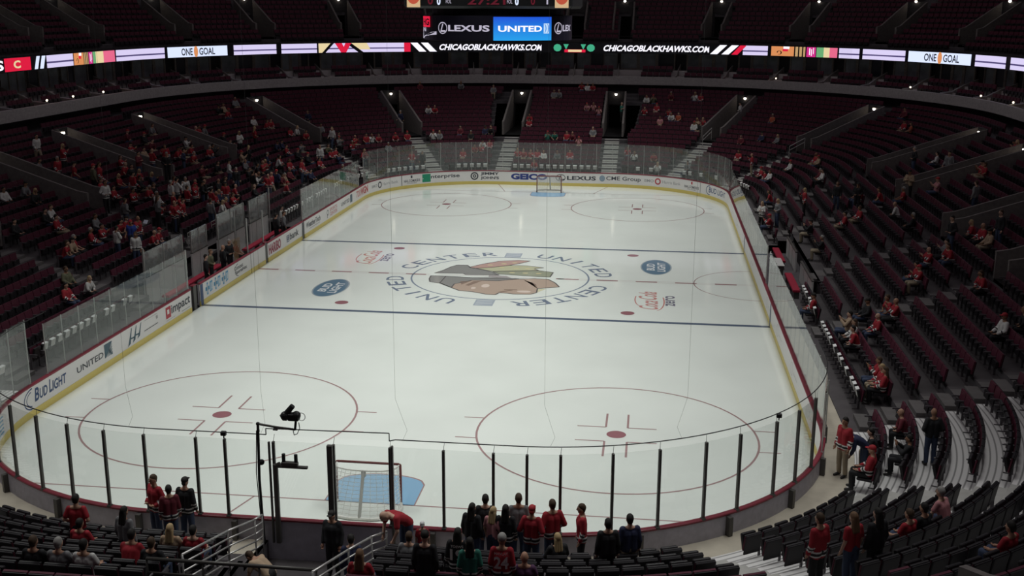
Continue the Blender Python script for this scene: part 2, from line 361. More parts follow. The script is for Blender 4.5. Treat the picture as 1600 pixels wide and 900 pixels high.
# oval and script marks painted in the neutral zone
for sg in (-1, 1):
    cx, cy = sg*8.0, sg*3.4
    ground([turn(poly2(ell2(0, 0, .83, 1.78, 48)), cx, cy, 0)], 'oval_mark', paint('oval_blue', (.13, .22, .31)), .003, 'blue oval painted on the ice')
    ground([turn(ring2(0, 0, .80, 1.74, .07, 48), cx, cy, 0)], 'oval_border', paint('oval_grey', (.36, .42, .46)), .004)
    ground([turn(fit('BUD', -.85, .75, .06, .5, .03, .15), cx, cy, PI/2), turn(fit('LIGHT', -1.05, 1.0, -.5, -.06, .03, .15), cx, cy, PI/2)], 'oval_lettering', paint('oval_white', (.72, .76, .78)), .005)
    cx, cy = sg*7.75, -sg*3.65
    sw, _ = ring2(0, -.75, 1.75, .35, .1, 24, 190, 330)
    ground([turn(fit('Coca', -1.75, -.15, -.35, .55, .012, .3), cx, cy, PI/2), turn(fit('Cola', .0, 1.55, -.30, .60, .012, .3), cx, cy, PI/2), turn(ring2(-.2, -.25, 1.6, .38, .07, 24, 185, 300), cx, cy, PI/2), turn(ring2(.1, .45, 1.2, .3, .06, 24, 60, 175), cx, cy, PI/2)], 'script_lettering', paint('script_red', (.62, .28, .26)), .003, 'red script lettering on the ice')
    ground([turn(fit('zero', -.95, .95, -1.15, -.68, .02), cx, cy, PI/2)], 'script_lettering', paint('script_dark', (.22, .21, .27)), .003)
    cx, cy = sg*.05, sg*5.2
    ground([turn(rect2(-.46, .46, -.55, .55), cx, cy, 0)], 'small_square_mark', paint('mark_grey', (.42, .47, .53)), .003)
    ground([turn(poly2([(-.38, -.4+.3*k), (.38, -.1+.3*k), (.38, -.02+.3*k), (-.38, -.28+.3*k)]), cx, cy, 0) for k in range(3)], 'small_square_line', paint('mark_pale', (.62, .66, .70)), .004)

TUN = (-1.7, 1.45)                         # the tunnel in the middle of the near end
AIS = [('n', 8.6), ('n', 13.6), ('r', 19.3), ('r', 29.57), ('r', 38.2), ('r', 48.97), ('r', 57.9), ('f', 66.4), ('f', 71.0), ('f', 75.3), ('f', 83.8), ('f', 88.2), ('f', 92.9),
       ('l', 100.3), ('l', 110.8), ('l', 119.8), ('l', 129.5), ('l', 139.3), ('n', 145.5), ('n', 150.5)]
PD0, PD1, PR0, PR1 = 8.56, 15.28, 9, 16     # portals run through rows PR0..PR1
def whalf(s, w, d): return w/((RC+d)/RC) if onarc(s) else w
def minus(ivs, a, b):
    out = []
    for x, y in ivs:
        if b <= x or a >= y: out.append((x, y)); continue
        if a > x: out.append((x, a))
        if b < y: out.append((b, y))
    return out
BENCH, PEN = (110.6, 128.4), (35.2, 47.2)
mb = MB()
for r in range(-1, NR):
    iv = [(0.0, PER)]; da = D0+PITCH*r if r >= 0 else .1; db = D0+PITCH*(r+1); z = zrow(r) if r >= 0 else .5
    if da < 5.5: iv = minus(minus(iv, 0, TUN[1]), PER+TUN[0], PER)
    if r <= 0: iv = minus(iv, *BENCH); iv = minus(iv, *PEN)
    if r == 1: iv = minus(iv, *BENCH); iv = minus(iv, *PEN)
    if PR0 <= r <= PR1:
        for _, s in AIS: h = whalf(s, .92, 11); iv = minus(iv, s-h, s+h)
    zl = 0 if r == -1 else (.5 if r == 0 else zrow(r-1))
    if r == 2: pass
    for a, b in iv:
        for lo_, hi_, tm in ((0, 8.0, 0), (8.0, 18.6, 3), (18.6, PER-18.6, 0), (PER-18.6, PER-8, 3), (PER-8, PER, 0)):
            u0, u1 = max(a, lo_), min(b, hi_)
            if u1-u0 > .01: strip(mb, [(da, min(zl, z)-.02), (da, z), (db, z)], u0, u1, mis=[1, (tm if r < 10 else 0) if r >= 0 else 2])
for a, b in (BENCH, PEN): strip(mb, [(D0+2*PITCH, 0), (D0+2*PITCH, zrow(2))], a, b, 1); strip(mb, [(.1, .12), (D0+2*PITCH, .12)], a, b, 1)
for s in (TUN[0], TUN[1]):
    sg = 1 if s > 0 else -1
    q = [(.1, 0), (.1, .5), (D0, .5)]
    for r in range(6): q += [(D0+PITCH*r, zrow(r)), (D0+PITCH*(r+1), zrow(r))]
    q += [(D0+PITCH*6, 0)]
    mb.prism([(0, 0)]*0 or [(p[0], p[1]) for p in q], s if sg > 0 else s-.12, s+.12 if sg > 0 else s, 1, Matrix(((0, 0, 1, 0), (-1, 0, 0, -RY), (0, 1, 0, 0), (0, 0, 0, 1))))
mb.box(TUN[0], TUN[1], -RY-6.1, -RY-5.95, 0, 1.95, 1); mb.box(TUN[0], TUN[1], -RY-5.95, -RY-.1, -.02, .0, 0)
strip(mb, [(D0+PITCH*NR, zrow(NR-1)), (D0+PITCH*NR+1.4, zrow(NR-1)), (D0+PITCH*NR+1.4, 6.7)], 0, PER, 1)
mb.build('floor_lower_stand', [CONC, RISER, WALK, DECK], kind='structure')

# aisle stairs and vomitory portals
for t, s in AIS:
    b = MB(); wd = .6
    x, y, nx, ny = base(s); M = Matrix(((-ny, nx, 0, x), (nx, ny, 0, y), (0, 0, 1, 0), (0, 0, 0, 1)))
    r0 = 2 if (PEN[0] < s < PEN[1] or BENCH[0] < s < BENCH[1]) else 0
    for r in range(max(1, r0), PR0):
        d = D0+PITCH*r
        b.box(-wd, wd, d-.42, d+.0, zrow(r-1) if r else .5, zrow(r)-RISE/2, 0, M)
        b.box(-wd, wd, d+.0, d+.40, zrow(r), zrow(r)+.012, 0, M)
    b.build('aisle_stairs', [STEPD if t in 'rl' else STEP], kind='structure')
def portal(s, w, d0, d1, z0, zf, lampz, mlow=True):
    """a cut in the rows: two sloping parapets, back wall with a dark doorway, lamp over it"""
    x, y, nx, ny = base(s); M = Matrix(((-ny, nx, 0, x), (nx, ny, 0, y), (0, 0, 1, 0), (0, 0, 0, 1)))
    root = None
    for sg in (-1, 1):
        b = MB(); q = [(d0-.05, z0), (d0-.05, zf(d0)+1.0), (d0+.5, zf(d0)+1.1), (d1, zf(d1)+.95), (d1, z0)]
        xa, xb = (w, w+.16) if sg > 0 else (-w-.16, -w)
        b.prism(q, xa, xb, 0, M @ Matrix(((0, 0, 1, 0), (1, 0, 0, 0), (0, 1, 0, 0), (0, 0, 0, 1))))
        o = b.build('portal_parapet' if root else 'vomitory_portal', PORT, root, kind=None if root else 'structure'); root = root or o
    b = MB(); zt = zf(d1)+.95
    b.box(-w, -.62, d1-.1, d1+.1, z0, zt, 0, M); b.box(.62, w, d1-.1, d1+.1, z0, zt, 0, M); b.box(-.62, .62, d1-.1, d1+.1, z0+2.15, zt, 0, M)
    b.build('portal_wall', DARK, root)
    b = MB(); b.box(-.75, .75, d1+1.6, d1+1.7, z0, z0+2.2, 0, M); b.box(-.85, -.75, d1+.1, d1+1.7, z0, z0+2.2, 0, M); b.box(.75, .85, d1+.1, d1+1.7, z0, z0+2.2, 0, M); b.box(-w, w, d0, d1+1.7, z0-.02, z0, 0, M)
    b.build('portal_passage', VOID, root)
    return M
LAMPS = []
SIDE = {'n': 'near end', 'r': 'penalty-box side', 'f': 'far end', 'l': 'players-bench side'}
cnt = {}
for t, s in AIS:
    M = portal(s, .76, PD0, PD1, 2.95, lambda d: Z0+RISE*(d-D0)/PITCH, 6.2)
    if t != 'n':
        cnt[t] = cnt.get(t, 0)+1
        LAMPS.append((M @ Vector((0, PD1-.22, 6.0)), t, cnt[t], s, 'lower'))

# ------------------------------------------------------------------ suites, ribbon display, upper stand, shell
S0, S1 = 24.0, 135.0
mb = MB()
strip(mb, [(17.75, 6.7), (17.6, 6.7), (17.6, 7.42), (17.85, 7.42), (17.85, 6.95), (18.75, 6.95), (18.75, 7.45), (19.75, 7.45), (19.75, 7.9), (21.0, 7.9)], S0, S1, mis=[1, 1, 1, 0, 0, 2, 0, 2, 0])
strip(mb, [(17.6, 6.7), (21.4, 6.7)], S0, S1, 1)
mb.build('floor_suite_balcony', [mat('suite_floor', (.26, .235, .235), .85), FASC, mat('suite_riser', (.50, .46, .46), .85)], kind='structure')
SUITEW = mat('suite_wall', (0.22, 0.185, 0.17), 0.8, noise=.2)
SUITEG = mat('suite_glass', (0.035, 0.04, 0.05), 0.12, spec=.6)
SUITEL = mat('suite_lit', (0.20, 0.21, 0.23), 0.6, noise=.4, nscale=.8)
SW = [124.0, 119.5, 115.4, 111.5, 107.4, 104.1, 99.9, 96.8, 95.5, 94.1, 92.7, 90.95, 89.85, 88.35, 87.25, 85.45, 84.2, 82.95, 79.4, 75.3, 73.5, 72.1, 70.7, 69.2, 67.8, 66.4, 65.0, 63.6, 61.5, 58.8, 55.0, 51.0, 47.0, 43.0]
for i, s in enumerate(SW):
    b = MB(); x, y, nx, ny = base(s); M = Matrix(((-ny, nx, 0, x), (nx, ny, 0, y), (0, 0, 1, 0), (0, 0, 0, 1)))
    b.prism([(17.7, 6.9), (17.7, 7.42), (18.7, 7.5), (19.7, 7.98), (20.9, 8.4), (20.9, 6.9)], -.06, .06, 0, M @ Matrix(((0, 0, 1, 0), (1, 0, 0, 0), (0, 1, 0, 0), (0, 0, 0, 1))))
    o = b.build('trim_%d' % (i+10), SUITEW, kind='structure')
    c = MB(); c.path([M @ Vector((0, d_, z_)) for d_, z_ in ((17.72, 7.45), (18.7, 7.53), (19.7, 8.01), (20.9, 8.43))], .035)
    c.build('cap_rail', ALU, o)
    if i:
        sa = s+.15; sb = SW[i-1]-.15; f = MB(); g = MB()
        strip(f, rect_prof(20.95, 21.1, 7.9, 8.0), sa, sb, closed=True); strip(f, rect_prof(20.95, 21.1, 9.35, 9.45), sa, sb, closed=True)
        k = 3
        for j in range(k+1): strip(f, rect_prof(20.95, 21.1, 8.0, 9.35), max(sa, sa+(sb-sa)*j/k-.04), min(sb, sa+(sb-sa)*j/k+.04), closed=True)
        fr = f.build('window_%d' % i, SUITEW, kind='structure')
        for j in range(k):
            g = MB(); strip(g, rect_prof(21.02, 21.05, 8.0, 9.35), sa+(sb-sa)*j/k+.04, sa+(sb-sa)*(j+1)/k-.04, closed=True); g.build('pane', SUITEL if (i*7+j*3) % 4 else SUITEG, fr)
mb = MB(); strip(mb, [(21.3, 6.7), (21.3, 9.5), (19.9, 9.5)], S0, S1, 0); strip(mb, [(19.62, 9.4), (19.62, 10.42), (20.6, 10.42)], S0, S1, 0)
mb.build('wall_suite', DARK, kind='structure')

def emi(name, col, st): return mat('led_'+name, col, emit=st)
LIL = emi('lilac', (.72, .65, .93), 1.0); LW = emi('white', (.92, .90, 1.0), 1.15); LBK = mat('led_dark', (.012, .010, .022), .4)
LPUR = emi('purple', (.16, .12, .36), .5)
LR = emi('red', (.75, .01, .05), 1.0); LC = emi('cream', (.92, .75, .42), .9); LO = emi('orange', (.85, .33, .12), .85); LT = emi('tan', (.75, .48, .22), .7)
LM = emi('magenta', (.72, .03, .28), .9); LG = emi('green', (.18, .52, .22), .8); LPK = emi('pink', (.92, .16, .30), .9); LPW = emi('pale_blue', (.70, .78, 1.0), 1.1); LTG = emi('teal', (.06, .46, .26), .9)
b = MB(); strip(b, rect_prof(19.5, 19.62, 9.42, 10.34), S0, S1, 0, .8, .1, closed=True)
ribbon = b.build('led_ribbon_display', LBK, label='long lit ribbon display curving across the front of the upper stand', cat='display')
RB, RT = 9.47, 10.29
def rib(m, *items, d=19.49, name='ribbon_picture'):
    """items in (s, v) with v 0..1 up the ribbon; split finely so they follow the curve"""
    for vs, fs in items:
        q = MB(); q.add([P3(s, d, RB+(RT-RB)*v) for s, v in vs], fs); q.build(name, m, ribbon)
def rr(sa, sb, v0=0.0, v1=1.0, sl=0.0):
    n_ = max(1, int(abs(sa-sb)/.12)); o = []
    for i in range(n_+1):
        s_ = sa+(sb-sa)*i/n_; o += [(s_, v0), (s_-sl, v1)]
    return o, [(2*i, 2*i+2, 2*i+3, 2*i+1) for i in range(n_)]
def along(sl, sr, d=19.5, n_=60):
    """u in 0..1 from sl to sr, even in real length on the ribbon -> s"""
    acc = [0.0]
    for i in range(n_): acc.append(acc[-1]+((RC+d)/RC if onarc(sl+(sr-sl)*(i+.5)/n_) else 1))
    def g_(u):
        t = max(0, min(1, u))*acc[-1]; i = 0
        while i < n_-1 and acc[i+1] < t: i += 1
        return sl+(sr-sl)*(i+(t-acc[i])/(acc[i+1]-acc[i]))/n_
    return g_, acc[-1]*abs(sl-sr)/n_
def rtxt(word, sl, sr, v0=.12, v1=.88, bold=.03, shear=0.0):
    vs, fs = fit(word, 0, 1, v0, v1, bold); g_, L_ = along(sl, sr); return [(g_(u+shear*(v-v0)/L_), v) for u, v in vs], fs
def lil(sa, sb):
    rib(LIL, rr(sa, sb, .5, 1), rr(sa, sb, .0, .36)); rib(LPUR, rr(sa, sb, .36, .5))
rib(LW, rtxt('S', 109.9, 109.1)); rib(LR, rr(109.0, 106.0)); rib(LC, rtxt('C', 108.0, 107.2, .2, .8, .04), d=19.48)
rib(LPW, rr(105.6, 105.2, sl=.35), rr(104.95, 104.5, sl=.35))
for sa, sb in ((104.05, 100.6), (96.5, 94.7), (92.45, 91.15), (91.0, 89.95), (88.4, 87.4), (71.7, 71.0), (68.95, 68.35), (68.25, 66.95), (64.6, 63.4), (63.2, 59.0), (118.0, 112.5)): lil(sa, sb)
for q0, q1 in ((100.5, 96.55), (70.9, 69.0)):
    L_ = q0-q1; f = lambda t: q0-L_*t
    rib(LO, rr(f(0), f(.34))); rib(LT, rr(f(.36), f(.40)), rr(f(.42), f(.46)), rr(f(.48), f(.51)))
    rib(LM, rr(f(.53), f(.67))); rib(LG, rr(f(.68), f(.79))); rib(LC, rr(f(.79), f(.88))); rib(LPK, rr(f(.88), f(1.0)))
    rib(LW, rr(f(.18), f(.27), .75, 1.0), d=19.48); rib(LR, rr(f(.17), f(.25), .5, .75), d=19.48)
    ck = lambda a, c: [(f(a)+(s_-0)*L_*.0+(x_*L_), v_) for (x_, v_), s_ in zip(c, [0]*len(c))]
    vs, fs = ring2(0, .35, .05, .2, .03, 14, 0, 300); rib(LBK, ([(f(.12)+x_*L_*.6, v_) for x_, v_ in vs], fs), d=19.48)
    rib(LW, rr(f(.57), f(.585), .2, .9), rr(f(.60), f(.612), .1, .8), rr(f(.63), f(.64), .3, .95), d=19.48)
for q0, q1 in ((94.6, 92.65), (66.85, 64.75)):
    L_ = q0-q1; f = lambda t: q0-L_*t
    rib(LPW, rr(f(0), f(1))); rib(LBK, rtxt('ONE', f(.24), f(.43), .15, .85, .02), rtxt('GOAL', f(.54), f(.80), .15, .85, .02), d=19.48)
    vs, fs = poly2(ell2(0, .5, 1, .55, 14)); rib(LO, ([(f(.485)+x_*L_*.035, v_) for x_, v_ in vs], fs), d=19.48)
lil(89.9, 88.4)
rib(LC, ([(89.9, 0), (89.9, 1), (89.5, 1), (89.75, 0)], [(0, 1, 2, 3)]), ([(88.95, 1), (88.5, 1), (88.4, .3), (88.75, .3)], [(0, 1, 2, 3)]), d=19.48)
rib(LBK, ([(89.8, 0), (89.55, 1), (89.45, 1), (89.7, 0)], [(0, 1, 2, 3)]), ([(89.1, 1), (88.95, 1), (88.6, 0), (88.75, 0)], [(0, 1, 2, 3)]), d=19.475)
rib(LR, ([(89.42, 1), (89.22, 1), (89.17, .6), (89.12, 1), (88.95, 1), (89.1, 0), (89.25, 0)], [(0, 1, 2, 3, 4, 5, 6)]), d=19.47)
rib(LR, rr(87.45, 87.25, 1, 0, 0)); rib(LW, ([(87.25, 1), (87.05, 1), (86.8, 0), (87.0, 0)], [(0, 1, 2, 3)]), ([(86.95, 1), (86.75, 1), (86.5, 0), (86.7, 0)], [(0, 1, 2, 3)]))
rib(LW, rtxt('CHICAGOBLACKHAWKS.COM', 86.45, 82.5, .16, .84, .035, .25), rtxt('CHICAGOBLACKHAWKS.COM', 76.8, 72.65, .16, .84, .035, .25), name='ribbon_lettering')
for c_ in (81.0, 77.9):
    vs, fs = poly2(ell2(0, .5, .38, .42, 9)); rib(LTG, ([(c_+x_, v_) for x_, v_ in vs], fs))
rib(LTG, ([(80.45, .9), (79.95, .9), (80.2, .3)], [(0, 1, 2)]), ([(78.85, .9), (78.35, .9), (78.6, .3)], [(0, 1, 2)])); rib(LR, rr(80.35, 78.4, 0, .32)); rib(LC, rr(80.0, 78.75, .04, .30), d=19.48)
rib(LW, ([(72.62, 0), (72.42, 0), (72.15, 1), (72.35, 1)], [(0, 1, 2, 3)]), ([(72.3, 0), (72.1, 0), (71.82, 1), (72.02, 1)], [(0, 1, 2, 3)])); rib(LR, ([(72.02, 0), (71.85, 0), (71.6, 1), (71.78, 1)], [(0, 1, 2, 3)]))

# upper stand
UD0, UZ0, UP, UR, UN = 20.6, 10.2, .80, .42, 15
UAIS = [30.5, 40.0, 49.5, 58.5, 63.2, 65.9, 68.2, 70.5, 72.8, 75.1, 79.6, 84.0, 86.4, 88.7, 91.0, 93.3, 96.0, 100.4, 109.9, 119.4, 128.9]
uz = lambda d: UZ0+UR*(d-UD0)/UP
mb = MB()
for r in range(UN):
    iv = [(S0, S1)]
    if 2 <= r <= 6:
        for s in UAIS: h = whalf(s, 1.0, 24); iv = minus(iv, s-h, s+h)
    for a, c in iv: strip(mb, [(UD0+UP*r, UZ0+UR*(r-1)-.02), (UD0+UP*r, UZ0+UR*r), (UD0+UP*(r+1), UZ0+UR*r)], a, c, mis=[1, 0])
mb.build('floor_upper_stand', [mat('upper_concrete', (.17, .16, .165), .9, noise=.2), RISER], kind='structure')
for s in UAIS:
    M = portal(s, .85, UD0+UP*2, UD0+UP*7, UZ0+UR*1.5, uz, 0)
    LAMPS.append((M @ Vector((0, UD0+UP*7-.2, uz(UD0+UP*7)+1.0)), 'u', UAIS.index(s)+1, s, 'upper'))
# outer shell
def shell(name, s0, s1):
    b = MB(); strip(b, [(33.5, -.1), (33.5, 33)], s0, s1); return b.build(name, DARK, kind='structure')
shell('wall_penalty_side', 17.8, 61.8); shell('wall_far', 61.8, 97.4); shell('wall_bench_side', 97.4, 141.3); shell('wall_near', 141.3, PER+17.8)
b = MB(); b.box(-48, 48, -66, 66, 33, 33.3); b.build('ceiling', DARK, kind='structure')
b = MB(); b.box(-48, 48, -66, 66, -.3, -.08); b.build('floor_slab', CONC, kind='structure')

# lamps over the doorways
LL = mat('lamp_glow', (1.0, .90, .74), emit=9.0)
lm = MB(); lm.ball((0, 0, 0), .11, 12, 8); lmd = lm.data('lamp_bulb', LL, True)
hm = MB(); hm.tube((0, 0, .06), (0, 0, .14), .12, .05, 12); hmd = hm.data('lamp_hood', STEEL)
for p, t, k, s, tier in LAMPS:
    where = {'r': 'penalty-box side', 'f': 'far end', 'l': 'players-bench side', 'u': 'upper stand'}[t]
    o = empty('doorway_lamp', p, label='small glowing lamp over the %s doorway, %s, from %s' % (ordw(k), where, {'r': 'the near corner', 'f': 'the penalty-box corner', 'l': 'the far corner', 'u': 'the penalty-box side near corner'}[t]), cat='lamp', group='lamps over the stand doorways')
    link('lamp_bulb', lmd, o); link('lamp_hood', hmd, o)
bl = mat('spark_glow', (1.0, .85, .62), emit=3.0); sm = MB(); sm.ball((0, 0, 0), .07, 10, 6); smd = sm.data('suite_lamp', bl, True)
for k, (s, w_) in enumerate(((107.4, 'opposite'), (104.1, ''), (99.9, ''), (70.7, ''), (66.4, ''), (63.6, ''), (61.5, ''))):
    link('suite_lamp', smd, loc=P3(s-.2, 17.95, 7.62), label='small round warm lamp on the suite balcony rail, %s from the players-bench side' % ordw(k+1), cat='lamp', group='lamps along the suite balcony')

# centre scoreboard
sb = empty('hanging_scoreboard', (-.13, 0, 0), label='black hanging scoreboard with digits and a lit ring of advertising screens', cat='scoreboard')
R_ = 3.62
b = MB(); n = 64
b.tube((0, 0, 12.0), (0, 0, 13.14), R_, R_, n); b.build('ring_display', LBK, sb)
b = MB(); b.rbox(-3.9, 3.9, -3.6, 3.6, 13.45, 19.0, .2); b.tube((0, 0, 13.1), (0, 0, 13.6), 3.2, n=32); b.build('scoreboard_body', BLACK, sb)
b = MB()
for x in (-3, 3):
    for y in (-2.5, 2.5): b.tube((x, y, 19), (x, y, 33), .05)
b.build('hanging_cable', STEEL, sb)
def cyl(m, items, name, rr_=R_+.012):
    q = MB()
    for vs, fs in items: q.add([(rr_*math.sin(x/rr_), -rr_*math.cos(x/rr_), 12.05+1.04*v) for x, v in vs], fs)
    return q.build(name, m, sb)
def grid(x0, x1, v0=0.0, v1=1.0):
    k = max(1, int((x1-x0)/.15)); o = [(x0+(x1-x0)*i/k, v) for i in range(k+1) for v in (v0, v1)]
    return o, [(2*i, 2*i+2, 2*i+3, 2*i+1) for i in range(k)]
g = lambda x: R_*math.asin(max(-.999, min(.999, x/R_)))
UB = bpy.data.materials.new('screen_blue'); UB.use_nodes = True
nt = UB.node_tree; bs = nt.nodes['Principled BSDF']; tc = nt.nodes.new('ShaderNodeTexCoord'); sp = nt.nodes.new('ShaderNodeSeparateXYZ'); mr = nt.nodes.new('ShaderNodeMapRange'); cr = nt.nodes.new('ShaderNodeValToRGB')
mr.inputs['From Min'].default_value = 12.05; mr.inputs['From Max'].default_value = 13.09; cr.color_ramp.elements[0].color = (.02, .36, .86, 1); cr.color_ramp.elements[1].color = (.015, .09, .70, 1)
nt.links.new(tc.outputs['Object'], sp.inputs[0]); nt.links.new(sp.outputs['Z'], mr.inputs['Value']); nt.links.new(mr.outputs[0], cr.inputs[0]); nt.links.new(cr.outputs[0], bs.inputs['Emission Color']); bs.inputs['Emission Strength'].default_value = 1.0; bs.inputs['Base Color'].default_value = (0, 0, 0, 1)
xa, xb = g(.29), g(2.83); cyl(UB, [grid(xa, xb, -.02, 1.0)], 'ring_screen')
LS = emi('lettering_soft', (.62, .58, .72), .8)
cyl(LW, [fit('UNITED', xa+.22, xb-.58, .36, .62, .03)], 'ring_lettering', R_+.02)
cyl(emi('mark_soft', (.55, .75, .98), 1.0), [grid(xb-.48, xb-.14, .28, .72)], 'ring_mark', R_+.02)
cyl(UB, [fit('))', xb-.44, xb-.16, .3, .7)], 'ring_mark', R_+.028)
def lexus(x0, x1, cut=None):
    w_ = x1-x0; rx = min(.32, w_*.2)
    it = [ring2(x0+rx, .5, rx*.9, .24, .04, 32), poly2([(x0+rx*.95, .68), (x0+rx*1.15, .68), (x0+rx*.8, .40), (x0+rx*1.6, .40), (x0+rx*1.55, .33), (x0+rx*.5, .33)])]
    return it+[fit(cut or 'LEXUS', x0+2*rx+.05, x1, .36, .64, .03)]
cyl(LS, lexus(g(-2.45), g(.12)), 'ring_lettering', R_+.02)
cyl(LS, lexus(g(2.95), g(3.58), 'LEX'), 'ring_lettering', R_+.02)
cyl(LR, [grid(g(-3.5), g(-2.95), .52, 1.0)], 'ring_mark', R_+.02); cyl(LBK, [fit('HG', g(-3.44), g(-3.0), .6, .9, .03)], 'ring_mark', R_+.028)
cyl(LS, [fit('IN', g(-3.5), g(-3.25), .32, .5, .02), (([(g(-3.57), .06), (g(-3.3), .14), (g(-2.9), .3), (g(-2.55), .34), (g(-2.55), .2), (g(-3.0), .16), (g(-3.5), .0)]), [(0, 1, 2, 3, 4, 5, 6)]), poly2([(g(-3.57), .42), (g(-3.52), .42), (g(-3.45), .0), (g(-3.57), .0)])], 'ring_mark', R_+.02)
def face(m, items, name, y=-3.62):
    q = MB()
    for vs, fs in items: q.add([(x, y, z) for x, z in vs], fs)
    return q.build(name, m, sb)
face(emi('digit_red', (.16, .004, .02), .6), [fit('0', -2.75, -2.5, 13.62, 14.0, .03), fit('27:21', -.9, .85, 13.62, 14.0, .02), fit('0', 2.0, 2.2, 13.62, 14.0, .03)], 'score_digit')
face(LPW, [fit('0', -2.32, -2.15, 13.6, 13.95, .04), fit('0', 1.28, 1.45, 13.6, 13.95, .04)], 'score_digit')
face(LS, [fit('1', -3.45, -3.38, 13.65, 13.95), fit('FOL', -1.9, -1.65, 13.68, 13.85), fit('FOL', .92, 1.16, 13.68, 13.85), fit('1', 2.72, 2.79, 13.65, 13.95)], 'score_lettering')
for x in (-3.72, 3.1):
    face(emi('corner_cream', (.80, .55, .30), .8), [rect2(x, x+.62, 13.5, 14.3)], 'corner_screen'); face(emi('corner_red', (.62, .10, .05), .8), [poly2(ell2(x+.31, 14.0, .30, .36, 20))], 'corner_mark', -3.63)

# ------------------------------------------------------------------ dasher boards with their lettering
def board(label, s0, s1, cap_=True, supports=True, name='dasher_board'):
    b = MB(); strip(b, rect_prof(0, .04, .24, 1.03), s0, s1, closed=True)
    root = b.build(name, WHITE, label=label, cat='rink boards', group='boards round the rink')
    b = MB(); strip(b, rect_prof(-.012, .05, 0, .24), s0, s1, closed=True); b.build('kickplate', YELLOW, root)
    b = MB(); strip(b, [(-.02, 1.04), (.13, 1.04), (.13, 1.08), (.11, 1.095), (-.005, 1.095), (-.02, 1.08)], s0, s1, closed=True); b.build('cap_rail', CAPRED, root)
    b = MB(); strip(b, rect_prof(.09, .12, .0, 1.03), s0, s1, closed=True); b.build('back_panel', BACKGREY, root)
    if supports:
        k = max(1, int((s1-s0)/2.4))
        for i in range(k+1):
            s = s0+.1+(s1-s0-.2)*i/k; b = MB(); strip(b, rect_prof(.12, .26, .0, 1.02), s-.06, s+.06, closed=True); b.build('support_post', STEEL, root)
    return root
NEAR = board('curved white boards with red cap closing the near end of the rink', -17.8, 17.8)
PENB = board('long white boards with red cap along the penalty-box side', 17.8, 61.8)
FAR = board('curved white advertising boards closing the far end behind the distant goal', 61.8, 97.4)
LFAR = board('white advertising boards between the far corner and the players benches', 97.4, 111.25)
B2 = board('white boards in front of the farther players bench, dark red lettering on them', 111.45, 117.75)
GA = board('short blank white gate panel between the two players benches, nearer the far end', 118.15, 119.25, supports=False)
GB = board('short blank white gate panel between the two players benches, nearer the camera mast', 119.3, 120.3, supports=False)
B1 = board('white boards in front of the nearer players bench, light blue cross emblems on them', 120.4, 127.0)
LNEAR = board('white advertising boards from the near corner to the nearer players bench', 128.05, 141.28)
INK = mat('ink_dark', (.055, .06, .075), .4); NAVY = mat('ink_navy', (.03, .07, .19), .4); INKR = mat('ink_red', (.50, .04, .06), .4); SLATE = mat('ink_slate', (.06, .12, .16), .4)
SKYB = mat('ink_sky', (.10, .36, .60), .4); GREYI = mat('ink_grey', (.36, .36, .37), .4); GRN = mat('ink_green', (.02, .30, .17), .4); INKB = mat('ink_royal', (.035, .06, .26), .4); PINKI = mat('ink_pink', (.62, .20, .20), .4)
WPRINT = mat('ink_white', (.85, .85, .84), .4)
def ad(root, sL, items, m, d=-.006, name='board_lettering'):
    """items in metres: x to the reader's right from the mark's start sL, z up the board"""
    q = MB()
    for vs, fs in items: q.add([P3(sL-x, d, z) for x, z in vs], fs)
    return q.build(name, m, root)
def shift(it, dx, dz): return [(x+dx, z+dz) for x, z in it[0]], it[1]
# near corner to the nearer bench
ad(NEAR, 144.6, [poly2([(x, z0+h*(1-(x/.95-.5)**2*2)) for x in [.95*i/12 for i in range(13)]]+[(x, z0-.055+h*(1-(x/.95-.5)**2*2)) for x in [.95*i/12 for i in range(12, -1, -1)]]) for z0, h in ((.86, .06), (.74, .06), (.62, .05), (.50, .04), (.38, .03))], SKYB, name='board_emblem')
ad(LNEAR, 141.2, [fit('B', .0, .27, .46, .92, .025, .15), fit('UD', .30, .80, .46, .82, .025, .15), fit('L', .92, 1.12, .46, .92, .025, .15), fit('IGHT', 1.14, 2.05, .46, .82, .025, .15)], NAVY)
ad(NEAR, 141.95, [shift(ring2(.7, .62, .62, .36, .05, 24, 95, 255), 0, 0), shift(ring2(.72, .62, .48, .27, .04, 24, 110, 250), 0, 0)], NAVY, name='board_emblem')
ad(LNEAR, 138.35, [fit('UNITED', 0, 2.0, .5, .74, .015)], INK)
ad(LNEAR, 136.25, [rect2(0, .62, .42, .95)], SLATE, name='board_emblem')
ad(LNEAR, 136.25, [poly2([(.08+.1*k, .42), (.14+.1*k, .42), (.62, .62+.1*(3-k)), (.62, .56+.1*(3-k))]) for k in range(4)], WPRINT, -.009, 'board_emblem')
ad(LNEAR, 134.35, [poly2([(.42*k, .28+.05*k), (.24+.42*k, .36+.05*k), (.44+.42*k, .97), (.37+.42*k, .95), (.22+.42*k, .66)]) for k in range(3)]+[poly2([(.3, .52), (.62, .50), (.62, .56), (.3, .58)]), poly2([(.72, .55), (1.04, .53), (1.04, .59), (.72, .61)])], SLATE, name='board_emblem')
ad(LNEAR, 132.85, [rect2(0, 1.3, .93, .94), rect2(0, 1.3, .50, .53), fit('III', 1.15, 1.3, .72, .86)], INK)
ad(LNEAR, 130.75, [rect2(0, .5, .42, .92)], INKR, name='board_emblem'); ad(LNEAR, 130.75, [rect2(.14, .34, .60, .80)], WPRINT, -.009, 'board_emblem')
ad(LNEAR, 130.2, [fit('impact', 0, 2.0, .40, .90, .02)], INK); ad(LNEAR, 130.75, [rect2(0, .9, .33, .345), rect2(1.6, 2.5, .33, .36)], GREYI)
